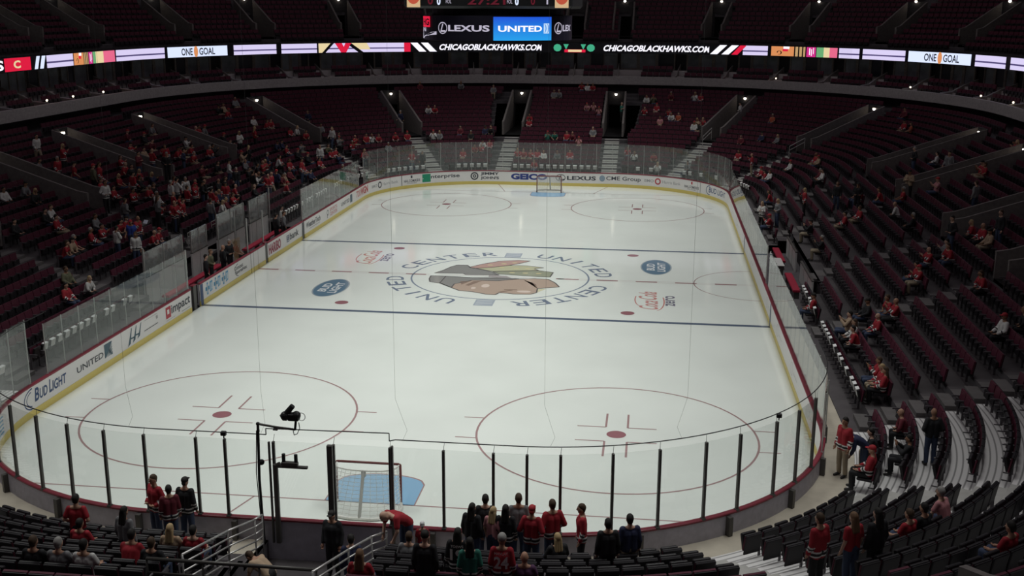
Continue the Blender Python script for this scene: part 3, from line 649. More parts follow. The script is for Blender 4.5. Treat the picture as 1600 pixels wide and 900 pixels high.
for k in range(3): ad(B1, 126.4-k*1.0, [rect2(.16, .32, .36, .94), rect2(0, .48, .56, .74), poly2([(.52, .40), (.82, .46), (.86, .92), (.52, .92)])], SKYB, name='board_emblem'); ad(B1, 126.4-k*1.0, [rect2(.60, .66, .48, .84), rect2(.72, .78, .52, .84), rect2(.21, .27, .45, .85)], WPRINT, -.009, 'board_emblem')
ad(B1, 122.7, [fit('Comcast', 0, 1.2, .66, .86, .01), fit('SportsNet', .1, 1.7, .40, .62, .02)], INK)
ad(B1, 122.5, [ring2(.3, .63, .42, .3, .03, 20, 90, 270)], INK, name='board_emblem')
ad(B2, 117.6, [fit('HARIBO', -.0, 2.0, .36, .92, .04)], mat('ink_wine', (.36, .03, .07), .4))
ad(B2, 114.7, [ring2(.35, .62, .3, .24, .06, 4, 45, 405), fit('us', .18, .52, .52, .74, .02)], NAVY, name='board_emblem'); ad(B2, 114.0, [fit('bank', 0, 1.6, .46, .86, .02)], INK)
ad(B1, 127.0, [rect2(0, .30, .02, 1.02)], NAVY, -.014, 'blue_line_stripe'); ad(B2, 111.72, [rect2(0, .26, .02, 1.02)], INK, -.014, 'blue_line_stripe')
# between the benches and the far corner
ad(LFAR, 110.9, [fit('WeatherTech', 0, 2.9, .52, .86, .02)], INK); ad(LFAR, 110.3, [rect2(0, 2.2, .40, .43)], GREYI)
ad(LFAR, 106.6, [ring2(.25, .68, .2, .16, .05, 14), rect2(.1, .18, .34, .6)], INK, name='board_emblem'); ad(LFAR, 105.9, [fit('SPORTS', 0, 1.7, .66, .88, .01), fit('CENTER', 0, 1.7, .38, .60, .01)], PINKI)
ad(LFAR, 103.2, [fit('UNITED', 0, 2.1, .52, .76, .015)], INK); ad(LFAR, 100.95, [rect2(0, .55, .40, .94)], SLATE, name='board_emblem')
ad(LFAR, 99.3, [fit('720', 0, 1.15, .44, .90, .02)], PINKI)
ad(LFAR, 98.1, [fit('WGN', 0, 1.8, .40, .94, .04)], INKR)
ad(FAR, 95.6, [fit('BMO', 0, .8, .54, .76, .015), fit('Harris Bank', 1.55, 3.3, .54, .76)], GREYI); ad(FAR, 95.6, [ring2(1.18, .65, .2, .2, .1, 24)], INK, name='board_emblem')
ad(FAR, 91.95, [rect2(0, .05, .02, 1.03)], INK, -.014, 'panel_joint')
ad(FAR, 91.7, [fit('NHL.COM/KIDS', 0, 1.5, .46, .66, .02), fit('FOR HOCKEY', .3, 1.2, .34, .42)], INK); ad(FAR, 91.05, [rect2(0, .16, .76, .96)], INK, name='board_emblem')
ad(FAR, 90.0, [rect2(0, .72, .34, .96)], GRN, name='board_emblem'); ad(FAR, 90.0, [ring2(.42, .62, .17, .15, .06, 24, 0, 320), rect2(.25, .6, .6, .65), rect2(.02, .25, .60, .64)], WPRINT, -.009, 'board_emblem')
ad(FAR, 89.25, [fit('nterprise', 0, 2.35, .50, .86, .02)], INK)
ad(FAR, 86.05, [ring2(.32, .65, .26, .26, .1, 28), ring2(.32, .65, .1, .1, .08, 16)], INK, name='board_emblem'); ad(FAR, 85.25, [fit('JIMMY', 0, 1.45, .68, .95, .035), fit("JOHN'S", 0, 1.45, .35, .62, .035)], INK)
ad(FAR, 82.85, [fit('GEICO', 0, 2.85, .42, .90, .055)], INKB)
ad(FAR, 79.35, [ring2(.4, .64, .36, .25, .05, 32), poly2([(.38, .83), (.48, .83), (.34, .55), (.72, .55), (.70, .48), (.22, .48)])], INK, name='board_emblem'); ad(FAR, 78.45, [fit('LEXUS', 0, 2.25, .48, .80, .03)], INK)
ad(FAR, 75.95, [poly2(ell2(.24, .66, .22, .24))], mat('ink_globe', (.28, .36, .45), .4), name='board_emblem'); ad(FAR, 75.4, [fit('CME Group', 0, 2.7, .44, .84, .012)], INK)
ad(FAR, 72.4, [fit('BMO', 0, .75, .54, .76, .015), fit('Harris Bank', 1.5, 3.1, .54, .76)], GREYI); ad(FAR, 72.4, [ring2(1.1, .65, .2, .2, .1, 24)], INKR, name='board_emblem')
ad(FAR, 68.9, [fit('NHL.COM/KIDS', 0, 1.5, .46, .66, .02), fit('FOR HOCKEY', .3, 1.2, .34, .42)], INK); ad(FAR, 68.25, [rect2(0, .14, .76, .96)], INKR, name='board_emblem')
ad(FAR, 67.25, [rect2(0, .05, .02, 1.03)], GREYI, -.014, 'panel_joint')
ad(FAR, 66.6, [ring2(.5, .62, .42, .32, .06, 24, 80, 280)], NAVY, name='board_emblem'); ad(FAR, 66.2, [fit('BUD LIGHT', 0, 2.9, .46, .86, .015, .15)], NAVY)
for k, s in enumerate((58.5, 54.0, 49.0, 43.5, 34.5, 30.0, 25.0, 20.5)): ad(PENB, s, [ring2(.45, .64, .3, .24, .03, 20), rect2(.95, 2.0, .60, .64)], mat('ink_pale', (.60, .58, .57), .4), name='board_emblem')
ad(PENB, 32.55, [rect2(0, .26, .02, 1.02)], NAVY, -.014, 'blue_line_stripe'); ad(PENB, 47.35, [rect2(0, .26, .02, 1.02)], NAVY, -.014, 'blue_line_stripe')

# ------------------------------------------------------------------ glass and posts
def pane(s0, s1, z1, label, z0=1.09, d=.06, gm=None):
    b = MB(); strip(b, rect_prof(d, d+.014, z0, z1), s0, s1, closed=True, arc=.35)
    return b.build('rink_glass', gm or GLASS, label=label, cat='glass pane', group='clear panes above the boards')
def post(s, z1, label, w=.035, dep=.09, d=.02, z0=1.05, m=None):
    b = MB(); x, y, nx, ny = base(s); M = Matrix(((-ny, nx, 0, x), (nx, ny, 0, y), (0, 0, 1, 0), (0, 0, 0, 1)))
    b.rbox(-w, w, d, d+dep, z0, z1, min(w, dep/2)*.5, 0, M)
    b.rbox(-w*1.6, w*1.6, d-.01, d+dep+.02, z0, z0+.07, .01, 0, M)
    return b.build('glass_stanchion', m or ALU, label=label, cat='glass post', group='upright posts between the panes')
def glazing(ps, z1, zone, frm, zp=None, m=None, gm=None):
    near = m is STEEL
    for i in range(len(ps)-1): pane(ps[i]+(.03 if near else .008), ps[i+1]-(.03 if near else .008), z1, 'clear glass pane above the %s boards, %s one %s' % (zone, ordw(i+1), frm), gm=gm)
    for i, s in enumerate(ps): post(s, (zp or z1), 'slim upright glass post on the %s boards, %s one %s' % (zone, ordw(i+1), frm), m=m, **(dict() if near else dict(w=.016, dep=.035, d=.078)))
nr = [s for s in (-14.6, -13.35, -12.1, -10.9, -9.55, -8.27, -7.1, -5.94, -4.82, -3.46, -2.71, -1.46, .06, 1.47, 2.79, 4.01, 4.82, 5.62, 6.88, 8.07, 9.36, 10.45, 11.86, 13.0, 14.2)]
glazing(nr, 3.16, 'near end', 'from the players-bench side', 3.15, STEEL)
for s_, lb in ((.0, 'thick dark double post beside the near goal, nearer the camera mast'), (1.55, 'slim dark second post of the pair in front of the near goal')):
    b = MB(); x, y, nx, ny = base(s_); b.rbox(x-.07 if s_ < 1 else x-.03, x+.07 if s_ < 1 else x+.03, y-.24, y-.13, .0, 3.18 if s_ < 1 else 3.24, .02); b.build('gate_post', STEEL, label=lb, cat='post')
glazing([14.2+.02+1.2*i for i in range(1, 18)], 2.9, 'penalty-box side', 'from the near corner', m=ALU)
glazing([34.65+1.207*i for i in range(1, 12)], 2.9, 'penalty-box middle', 'from the near corner')
glazing([48.0+1.22*i for i in range(0, 12)], 2.9, 'penalty-box side far', 'from the penalty boxes')
glazing([61.55+1.22*i for i in range(0, 30)], 3.32, 'far end', 'from the penalty-box side', gm=GLASSH)
glazing([97.1+1.2*i for i in range(1, 12)]+[111.3], 3.0, 'players-bench side far', 'from the far corner', gm=GLASSH)
glazing([128.1+1.2*i for i in range(0, 11)], 2.9, 'players-bench side near', 'from the nearer bench', gm=GLASSH)
glazing([141.2+1.1*i for i in range(0, 4)], 3.35, 'near players-bench corner', 'from the side boards', gm=GLASSH)
def cross_pane(s, d0, d1, z0, z1, label):
    x, y, nx, ny = base(s); M = Matrix(((-ny, nx, 0, x), (nx, ny, 0, y), (0, 0, 1, 0), (0, 0, 0, 1)))
    b = MB(); b.box(-.007, .007, d0, d1, z0, z1, 0, M); o = b.build('rink_glass', GLASS, label=label, cat='glass pane', group='panes round the benches')
    b = MB(); b.rbox(-.035, .035, d1-.03, d1+.04, .12, z1, .015, 0, M); b.rbox(-.035, .035, d0-.04, d0+.03, 1.05, z1, .015, 0, M); b.build('pane_post', ALU, o)
cross_pane(128.1, .12, 2.1, 1.09, 2.9, 'glass pane closing the near end of the nearer players bench')
cross_pane(111.3, .12, 2.1, 1.09, 3.0, 'glass pane closing the far end of the farther players bench')
cross_pane(120.35, .15, 1.7, 1.09, 2.9, 'glass pane beside the gate, at the end of the nearer players bench')
cross_pane(118.0, .15, 1.7, 1.09, 2.9, 'glass pane beside the gate, at the end of the farther players bench')
WALLW = mat('bench_wall_white', (.62, .61, .60), .6, noise=.06); BRED = mat('bench_red', (.36, .015, .045), .5)
def low_wall(s0, s1, d, z1, label, glass_to=None, name='bench_wall'):
    b = MB(); strip(b, rect_prof(d, d+.08, .12, z1), s0, s1, closed=True); o = b.build(name, WALLW, label=label, cat='low wall')
    b = MB(); strip(b, rect_prof(d-.02, d+.1, z1, z1+.05), s0, s1, closed=True); b.build('wall_cap', STEEL, o)
    for k in range(1, int((s1-s0)/1.5)+1):
        b = MB(); q = s0+(s1-s0)*k/(int((s1-s0)/1.5)+1); strip(b, rect_prof(d-.012, d, .12, z1), q-.015, q+.015, closed=True); b.build('wall_joint', GREYI, o)
    if glass_to:
        b = MB(); strip(b, rect_prof(d+.03, d+.05, z1+.05, glass_to), s0, s1, closed=True); b.build('wall_glass', clear_mat('bench_glass', (.84, .85, .84), .22, (.72, .74, .74)) if 'bench_glass' not in MATS else MATS['bench_glass'], o)
        for q in (s0+.03, (s0+s1)/2, s1-.03):
            b = MB(); strip(b, rect_prof(d+.0, d+.07, z1+.05, glass_to), q-.03, q+.03, closed=True); b.build('glass_upright', ALU, o)
low_wall(123.6, 127.9, 2.2, 1.45, 'white wall topped with glass behind the nearer players bench, end by the near gate', 2.65)
low_wall(120.6, 122.6, 2.2, 1.45, 'short white wall topped with glass behind the nearer players bench, towards centre ice', 2.6)
low_wall(115.2, 119.2, 2.2, 1.45, 'white wall topped with glass behind the benches, beside the centre gate', 2.8)
low_wall(111.3, 114.4, 2.2, 1.40, 'white wall topped with glass behind the farther players bench', 2.75)
low_wall(42.6, 46.6, 2.25, 1.15, 'low white wall behind the farther penalty box')
low_wall(36.3, 40.6, 2.25, 1.12, 'low white wall behind the nearer penalty box')
def bench(s0, s1, d, label):
    b = MB(); strip(b, [(d, .52), (d+.36, .52), (d+.36, .60), (d+.33, .62), (d+.03, .62), (d, .60)], s0, s1, closed=True); o = b.build('player_bench', BRED, label=label, cat='bench', group='red benches beside the ice')
    k = int((s1-s0)/1.6)
    for i in range(k+1):
        q = s0+.15+(s1-s0-.3)*i/max(1, k); b = MB(); strip(b, rect_prof(d+.05, d+.31, .12, .52), q-.04, q+.04, closed=True); b.build('bench_leg', STEEL, o)
bench(121.0, 127.6, 1.25, 'long red bench behind the boards with the light blue cross emblems'); bench(111.8, 117.4, 1.25, 'long red bench behind the boards with dark red lettering')
bench(42.9, 46.3, 1.45, 'red bench in the farther penalty box'); bench(36.6, 40.2, 1.45, 'red bench in the nearer penalty box')
b = MB(); x, y, nx, ny = base(41.6); M = Matrix(((-ny, nx, 0, x), (nx, ny, 0, y), (0, 0, 1, 0), (0, 0, 0, 1)))
b.rbox(-.9, .9, .9, 1.5, .82, .87, .03, 0, M); o = b.build('scorers_table', WALLW, label='pale scorers table between the two penalty boxes', cat='table')
for q in (-.8, .8):
    b = MB(); b.box(q-.03, q+.03, .95, 1.45, .12, .82, 0, M); b.build('table_leg', STEEL, o)
# gate openings left dark, with their swung-in gates
for s, lb in ((127.55, 'dark open gateway post between the near boards and the nearer bench'), (117.95, 'dark gateway post beside the farther bench boards')):
    b = MB(); strip(b, rect_prof(.02, .12, 0, 1.12), s-.16, s+.16, closed=True); o = b.build('rink_gate', STEEL, label=lb, cat='gate')
    b = MB(); strip(b, rect_prof(.0, .16, 1.12, 1.16), s-.2, s+.2, closed=True); b.build('gate_cap', CAPRED, o)
# sticks racked in the bench
for k in range(8):
    b = MB(); p = P3(119.9-.1*k, 1.0, .14); b.tube(p, p+Vector((-.18+.02*k, .05, 1.5)), .016); b.tube(p, p+Vector((.26, .02, .02)), .03, .02)
    b.build('hockey_stick', mat('stick_tan', (.52, .36, .20), .5), label='tan hockey stick racked upright beside the centre gate, %s from the far end' % ordw(8-k), cat='hockey stick', group='sticks racked beside the centre gate')

# ------------------------------------------------------------------ goals
def goal(sg, label):
    m = mat('goal_red', (.17, .05, .05), .4) ; GW = mat('goal_white', (.72, .71, .68), .5)
    root = empty('hockey_goal', (0, sg*27.13, 0), 0 if sg > 0 else PI, label=label, cat='goal', group='goals at the two ends')
    b = MB(); b.path([(-.915, 0, 0), (-.915, 0, 1.19), (-.885, 0, 1.22), (.885, 0, 1.22), (.915, 0, 1.19), (.915, 0, 0)], .035, 10)
    for x in (-.915, .915): b.ball((x, 0, 1.19), .036, 10, 6)
    b.build('goal_frame', m, root, True)
    bp = [(-.915, 0), (-1.0, .35), (-.95, .75), (-.7, 1.0), (-.3, 1.1), (.3, 1.1), (.7, 1.0), (.95, .75), (1.0, .35), (.915, 0)]
    tp = [(-.885, 0), (-.86, .2), (-.75, .38), (-.5, .48), (-.2, .52), (.2, .52), (.5, .48), (.75, .38), (.86, .2), (.885, 0)]
    b = MB(); b.path([(x, y, .05) for x, y in bp], .045, 8); b.build('base_skirt', GW, root)
    b = MB(); b.path([(x, y, 1.2) for x, y in tp], .022, 8); b.build('top_hoop', m if sg > 0 else GW, root)
    b = MB(); b.tube((0, 1.1, .05), (0, .52, 1.2), .045); b.rbox(-.06, .06, .46, .56, 1.02, 1.2, .02); b.build('center_brace', mat('goal_pad_grey', (.45, .45, .43), .6), root)
    b = MB()
    for i in range(9): b.add([(bp[i][0], bp[i][1], .05), (bp[i+1][0], bp[i+1][1], .05), (tp[i+1][0], tp[i+1][1], 1.2), (tp[i][0], tp[i][1], 1.2)], [(0, 1, 2, 3)])
    b.add([(x, y, 1.2) for x, y in tp], [tuple(range(10))]); b.build('goal_net', NETW, root)
    # woven cords of the net, thick enough to see against the ice
    b = MB()
    for i in range(19):
        t = i/18*9; k = min(8, int(t)); u = t-k
        p = Vector((bp[k][0]*(1-u)+bp[k+1][0]*u, bp[k][1]*(1-u)+bp[k+1][1]*u, .05)); q = Vector((tp[k][0]*(1-u)+tp[k+1][0]*u, tp[k][1]*(1-u)+tp[k+1][1]*u, 1.2)); b.tube(p, q, .005, n=4, caps=False)
    for j in range(1, 12):
        t = j/12; b.path([(bp[k][0]*(1-t)+tp[k][0]*t, bp[k][1]*(1-t)+tp[k][1]*t, .05+1.15*t) for k in range(10)], .005, 4)
    b.build('net_cord', GW, root)
goal(-1, 'hockey goal nearest the camera, seen from behind, white net and padded brace')
goal(1, 'distant hockey goal with dark frame in front of the far boards')

# ------------------------------------------------------------------ safety netting over the near glass
root = empty('safety_net', (0, 0, 0), label='fine dark safety netting hanging above the near end glass with a black hem cord', cat='net')
hem = [P3(s, .02, 3.30) for s in srange(-19, TUN[0]+.05, 1.0, .4)]+[P3(-1.65, .02, 3.46), P3(1.45, .02, 3.50), P3(1.45, .02, 3.30)]+[P3(s, .02, 3.34) for s in srange(1.6, 19, 1.0, .4)]
b = MB(); b.path(hem, .014, 6); b.build('hem_cord', BLACK, root)
b = MB(); strip(b, [(.02, 3.3), (.02, 16)], -19, 19); b.build('net_panel', NETB, root)
b = MB()
for x, kx in ((-5.2, .12), (-1.72, .06), (1.62, .28), (5.22, .26), (8.6, -.22)):
    yb = -RY-.02 if x < AX else -HY-math.sqrt(RC**2-(x-AX)**2)-.02
    b.path([(x, yb, 16), (x, yb, 4.4), (x+kx*.55, yb, 3.95), (x+kx, yb, 3.6), (x+kx-.12*math.copysign(1, kx), yb, 3.33)], .0024, 5)
b.build('seam_cord', mat('cord_grey', (.12, .12, .12), .8), root)
b = MB()
for s in nr: b.tube(P3(s, .05, 3.14), P3(s+.02, .02, 3.32), .006, n=5)
b.build('tie_cord', BLACK, root)
for s, lb in ((-2.73, 'small black clamp on the net hem above the boards near the camera mast'), (11.95, 'small black box on the net hem near the penalty-box corner')):
    b = MB(); p = P3(s, .05, 3.28); b.rbox(p.x-.07, p.x+.07, p.y-.05, p.y+.05, p.z-.05, p.z+.06, .02); b.tube(p+Vector((0, 0, -.12)), p, .015); b.build('hem_clamp', BLACK, label=lb, cat='clamp', group='clamps on the net hem')

b = MB(); q = P3(41.1, .12, 0); b.rbox(q.x-.03, q.x+.05, q.y-.05, q.y+.05, 1.0, 2.95, .02); b.build('gate_post', STEEL, label='thick dark post among the panes beside the penalty boxes', cat='post')
# camera on its mast, light bracket
root = empty('camera_mast', (-1.76, -30.72, 0), label='thin black mast with a small remote camera on an arm above the near glass', cat='camera mast')
b = MB(); b.path([(0, 0, .5), (-.04, 0, 2.2), (.0, 0, 3.66)], .035, 10); b.ball((0, 0, 3.66), .05); b.build('mast_pole', BLACK, root)
b = MB(); b.path([(0, 0, 3.66), (.45, 0, 3.60), (.93, 0, 3.56)], .03, 8); b.path([(0, .02, 3.6), (.02, .02, 3.45)], .015); b.rbox(.38, .5, -.04, .04, 3.52, 3.57, .015); b.build('mast_arm', STEEL, root)
b = MB(); b.tube((.93, 0, 3.55), (.97, 0, 3.85), .03); b.rbox(.78, 1.05, -.09, .09, 3.80, 3.98, .03); b.ball((.70, 0, 3.9), .12, sc=(1, .9, 1)); b.ball((.98, 0, 3.93), .11); b.tube((.72, 0, 3.95), (.90, 0, 4.17), .075, .065, 12); b.tube((.60, .0, 3.84), (.70, .05, 3.9), .085, .09, 12); b.build('camera_body', BLACK, root)
b = MB(); b.path([(1.1+.1*math.cos(t), .0, 3.9+.1*math.sin(t)) for t in [2*PI*i/14 for i in range(15)]], .008, 5); b.build('camera_cable', BLACK, root)
b = MB(); b.path([(1.03, 0, 3.75), (1.05, 0, 3.6), (.98, 0, 3.45), (.9, 0, 3.42), (.88, 0, 3.56)], .01, 5); b.build('camera_cable', BLACK, root)
b = MB(); b.path([(-.03, -.04, 3.5), (-.09, -.05, 2.4), (-.04, -.05, 1.2)], .012, 5); b.build('camera_cable', BLACK, root)
b = MB(); b.ball((.04, 0, 2.66), .075); b.build('cable_box', BLACK, root)
root = empty('light_bracket', (-1.38, -30.70, 0), label='dark steel post with a side shelf carrying two short cylinders, beside the mast', cat='bracket')
b = MB(); b.rbox(-.06, .06, -.05, .05, .5, 2.62, .02); b.rbox(-.16, -.11, -.03, .03, .5, 3.2, .01); b.build('bracket_post', STEEL, root)
b = MB(); b.path([(.0, 0, 2.58), (.12, 0, 2.64)], .05, 8); b.rbox(.05, .82, -.05, .05, 2.54, 2.6, .015); b.rbox(.16, .58, -.06, .06, 2.6, 2.7, .02); b.build('bracket_shelf', STEEL, root)
for x in (.22, .53):
    b = MB(); b.tube((x, 0, 2.68), (x, 0, 2.9), .045, .045, 12); b.build('shelf_cylinder', BLACK, root)
# tunnel rails
def rail(label, pts, drop, n_, r=.028, m=RAILM):
    root = empty('tunnel_rail', pts[0], label=label, cat='handrail', group='metal rails round the near tunnel'); o = Vector(pts[0]); P = [Vector(p)-o for p in pts]
    for k in range(n_):
        dz = -drop*k/n_; b = MB(); b.path([p+Vector((0, 0, dz)) for p in P], r if k == 0 else r*.75, 8); b.build('top_bar' if k == 0 else 'rail_bar', m, root, True)
    L_ = (P[-1]-P[0]).length; c = max(2, int(L_/1.1))
    for i in range(c+1):
        t = i/c; p = P[0].lerp(P[-1], t) if len(P) == 2 else P[min(len(P)-1, int(t*(len(P)-1)+.5))]
        b = MB(); b.tube(p, p+Vector((0, 0, -drop-.05)), .022, n=8); b.build('rail_post', m, root, True)
rail('sloping silver handrail along the mast side of the near tunnel', [(-1.62, -31.15, 1.46), (-1.64, -31.6, 1.55), (-1.66, -33.2, 2.05), (-1.7, -35.5, 2.66)], .95, 5)
rail('sloping silver handrail along the goal side of the near tunnel', [(1.5, -31.2, 1.25), (1.42, -32.3, 1.66), (1.3, -33.8, 2.1), (1.2, -36.0, 2.75)], .95, 5)
rail('dark horizontal guard rail across the head of the near tunnel', [(-2.35, -35.75, 2.66), (1.2, -35.75, 2.66)], .95, 3, .04, mat('rail_dark', (.09, .085, .08), .4, metal=.3))
for s, d0, d1, lb in ((66.4, 7.2, 8.6, 'pair of thin silver aisle handrails in the penalty-box side far corner stand'), (71.0, 7.0, 8.6, 'thin silver aisle handrail beside the far corner stairs')):
    a = P3(s, d0, zrow(int((d0-D0)/PITCH))+.95); c_ = P3(s, d1, zrow(int((d1-D0)/PITCH))+.95)
    root = empty('aisle_rail', a, label=lb, cat='handrail'); q = c_-a
    for dz in (0, -.3): b = MB(); b.tube((0, 0, dz), q+Vector((0, 0, dz)), .025); b.build('rail_bar', RAILM, root)
    for p in (Vector((0, 0, 0)), q): b = MB(); b.tube(p, p+Vector((0, 0, -.95)), .022); b.build('rail_post', RAILM, root)
for s, d, lb in ((110.8, 6.0, 'players-bench side aisle by the white jerseys'), (119.8, 3.4, 'stairs behind the centre gate'), (116.6, 3.4, 'stand behind the farther bench, towards the far end')):
    x, y, nx, ny = base(s); o = P3(s, d, zfloor(d)); root = empty('step_rail', o, math.atan2(ny, nx), label='short silver four-bar rail in the '+lb, cat='handrail', group='short rails in the bench-side aisles')
    for k in range(4): b = MB(); b.tube((0, -.45, .3+.2*k), (0, .45, .3+.2*k), .02); b.build('rail_bar', RAILM, root)
    for q in (-.45, .45): b = MB(); b.tube((0, q, 0), (0, q, .92), .022); b.build('rail_post', RAILM, root)

# ------------------------------------------------------------------ people: bodies, clothes and hair, one set per pose
def remeshed(mb, voxel, smooth=2):
    me = mb.data('tmp', [SKIN]); o = bpy.data.objects.new('tmp', me); COL.objects.link(o)
    m = o.modifiers.new('r', 'REMESH'); m.mode = 'VOXEL'; m.voxel_size = voxel
    s_ = o.modifiers.new('s', 'SMOOTH'); s_.iterations = smooth; s_.factor = .5
    dg = bpy.context.evaluated_depsgraph_get(); out = bpy.data.meshes.new_from_object(o.evaluated_get(dg))
    bpy.data.objects.remove(o); bpy.data.meshes.remove(me)
    vs = [tuple(v.co) for v in out.vertices]; fs = [tuple(p.vertices) for p in out.polygons]; bpy.data.meshes.remove(out)
    r = MB(); r.add(vs, fs); return r
V = Vector
def joints(pose):
    J = dict(pel=V((0, 0, .95)), wai=V((0, .0, 1.10)), che=V((0, .01, 1.30)), nek=V((0, -.01, 1.47)), hed=V((0, .02, 1.635)), up=V((0, 0, 1)), fw=V((0, 1, 0)))
    for sg, k in ((-1, 'L'), (1, 'R')):
        J['hip'+k] = V((sg*.09, 0, .92)); J['kne'+k] = V((sg*.105, .02, .50)); J['ank'+k] = V((sg*.11, -.02, .09)); J['toe'+k] = V((sg*.13, .15, .035))
        J['sho'+k] = V((sg*.168, -.01, 1.415)); J['elb'+k] = V((sg*.225, -.03, 1.14)); J['wri'+k] = V((sg*.235, .06, .89)); J['tip'+k] = V((sg*.225, .10, .80))
    if pose == 'hands':
        for sg, k in ((-1, 'L'), (1, 'R')): J['elb'+k] = V((sg*.28, -.07, 1.15)); J['wri'+k] = V((sg*.17, .14, 1.02)); J['tip'+k] = V((sg*.09, .18, 1.03))
    if pose == 'fold':
        for sg, k in ((-1, 'L'), (1, 'R')): J['elb'+k] = V((sg*.25, .06, 1.16)); J['wri'+k] = V((sg*.04, .20, 1.20)); J['tip'+k] = V((-sg*.05, .19, 1.22))
    if pose == 'phone':
        J['elbR'] = V((.24, .14, 1.18)); J['wriR'] = V((.14, .30, 1.38)); J['tipR'] = V((.10, .33, 1.46)); J['hed'] = V((0, .035, 1.63))
    if pose == 'walk':
        J['kneL'] = V((-.1, .16, .52)); J['ankL'] = V((-.1, .22, .10)); J['toeL'] = V((-.11, .39, .05)); J['kneR'] = V((.1, -.05, .49)); J['ankR'] = V((.1, -.22, .14)); J['toeR'] = V((.11, -.07, .04))
        J['wriL'] = V((-.24, -.12, .93)); J['tipL'] = V((-.24, -.12, .84)); J['wriR'] = V((.25, .18, .95)); J['tipR'] = V((.24, .24, .88))
    if pose == 'lean':
        J.update(wai=V((0, .09, 1.05)), che=V((0, .27, 1.14)), nek=V((0, .42, 1.22)), hed=V((0, .56, 1.25)), up=V((0, .8, .6)), fw=V((0, .6, -.8)))
        for sg, k in ((-1, 'L'), (1, 'R')): J['sho'+k] = V((sg*.18, .37, 1.20)); J['elb'+k] = V((sg*.24, .40, .94)); J['wri'+k] = V((sg*.18, .47, .72)); J['tip'+k] = V((sg*.16, .50, .63))
    if pose.startswith('sit'):
        f = .14 if pose == 'sitfwd' else -.06
        J.update(pel=V((0, 0, .54)), wai=V((0, f*.3, .70)), che=V((0, f*.8, .89)), nek=V((0, f*1.15, 1.05)), hed=V((0, f*1.15+.035, 1.215)))
        for sg, k in ((-1, 'L'), (1, 'R')):
            J['hip'+k] = V((sg*.09, .02, .52)); J['kne'+k] = V((sg*.13, .42, .53)); J['ank'+k] = V((sg*.13, .40, .10)); J['toe'+k] = V((sg*.15, .55, .035))
            J['sho'+k] = V((sg*.168, f, .995)); J['elb'+k] = V((sg*.25, f+.08, .76)); J['wri'+k] = V((sg*.15, .26, .64)); J['tip'+k] = V((sg*.12, .35, .63))
        if pose == 'sitphone': J['elbR'] = V((.25, .10, .80)); J['wriR'] = V((.10, .28, .98)); J['tipR'] = V((.07, .32, 1.06)); J['wriL'] = V((-.08, .28, .97)); J['elbL'] = V((-.24, .10, .80)); J['tipL'] = V((-.04, .32, 1.05))
    return J
def headframe(J):
    up = J['up'].normalized(); fw = (J['fw']-up*J['fw'].dot(up)).normalized(); rt = fw.cross(up)
    return Matrix(((rt.x, fw.x, up.x, J['hed'].x), (rt.y, fw.y, up.y, J['hed'].y), (rt.z, fw.z, up.z, J['hed'].z), (0, 0, 0, 1)))
def body_mesh(pose):
    J = joints(pose); b = MB(); H = headframe(J)
    for k, sg in (('L', -1), ('R', 1)):
        b.cap(J['hip'+k], .085, J['kne'+k], .058); b.cap(J['kne'+k], .06, J['ank'+k], .043); b.cap(J['ank'+k]+V((0, -.03, -.03)), .045, J['toe'+k], .036)
        b.cap(J['sho'+k], .056, J['elb'+k], .042); b.cap(J['elb'+k], .042, J['wri'+k], .030)
        d = (J['tip'+k]-J['wri'+k]).normalized(); b.cap(J['wri'+k], .032, J['wri'+k]+d*.065, .034)
        s1 = V((sg*.07, 0, 0)); b.cap(J['pel']+s1, .11, J['wai']+s1*.8, .10); b.cap(J['wai']+s1*.8, .10, J['che']+s1*1.1, .115)
        b.cap(J['che']+s1, .10, J['sho'+k], .062); b.cap(J['nek']-J['up']*.03, .06, J['sho'+k], .055)
    b.cap(J['nek'], .062, H @ V((0, -.02, -.06)), .052)
    b.ball(J['hed'], .1, 16, 12, sc=(.80, .98, 1.2), M=H); b.ball(H @ V((0, .03, -.075)), .055, 12, 8, sc=(.95, 1, .8), M=H)
    b.cap(H @ V((0, .09, .02)), .014, H @ V((0, .112, -.022)), .018)
    for sg in (-1, 1): b.ball(H @ V((sg*.078, -.005, -.01)), .028, 8, 6, sc=(.5, .8, 1.2), M=H)
    r = remeshed(b, .0135)
    r.m = [2 if max(r.v[i][2] for i in f) < .115 else 0 for f in r.f]
    for k, sg in (('L', -1), ('R', 1)):                       # four unequal fingers and a thumb, loosely curled
        w_ = J['wri'+k]; d = (J['tip'+k]-w_).normalized(); side = d.cross(V((0, 0, 1)) if abs(d.z) < .8 else V((0, 1, 0))).normalized(); pal = side.cross(d).normalized()
        for i, L_ in enumerate((.062, .074, .07, .054)):
            p = w_+d*.075+side*(.027-.018*i); q = p+d*L_*.55+pal*.006*sg; b2 = q+d*L_*.42+pal*.022
            r.tube(p-d*.02, q, .0095, .009, 7); r.tube(q, b2, .009, .007, 7); r.ball(b2, .0072, 7, 5)
        p = w_+d*.03+side*.03; q = p+d*.03+side*.022; e = q+d*.03+side*.004; r.tube(p, q, .011, .010, 7); r.tube(q, e, .010, .008, 7); r.ball(e, .008, 7, 5)
    for sg in (-1, 1): r.ball(H @ V((sg*.031, .086, .022)), .0115, 8, 6, 1, M=H); r.ball(H @ V((sg*.031, .088, .042)), .02, 8, 5, 1, sc=(1, .3, .22), M=H)
    r.ball(H @ V((0, .084, -.055)), .024, 8, 5, 1, sc=(1, .3, .2), M=H)
    return r.data('person', [SKIN, EYE, SHOE], True)
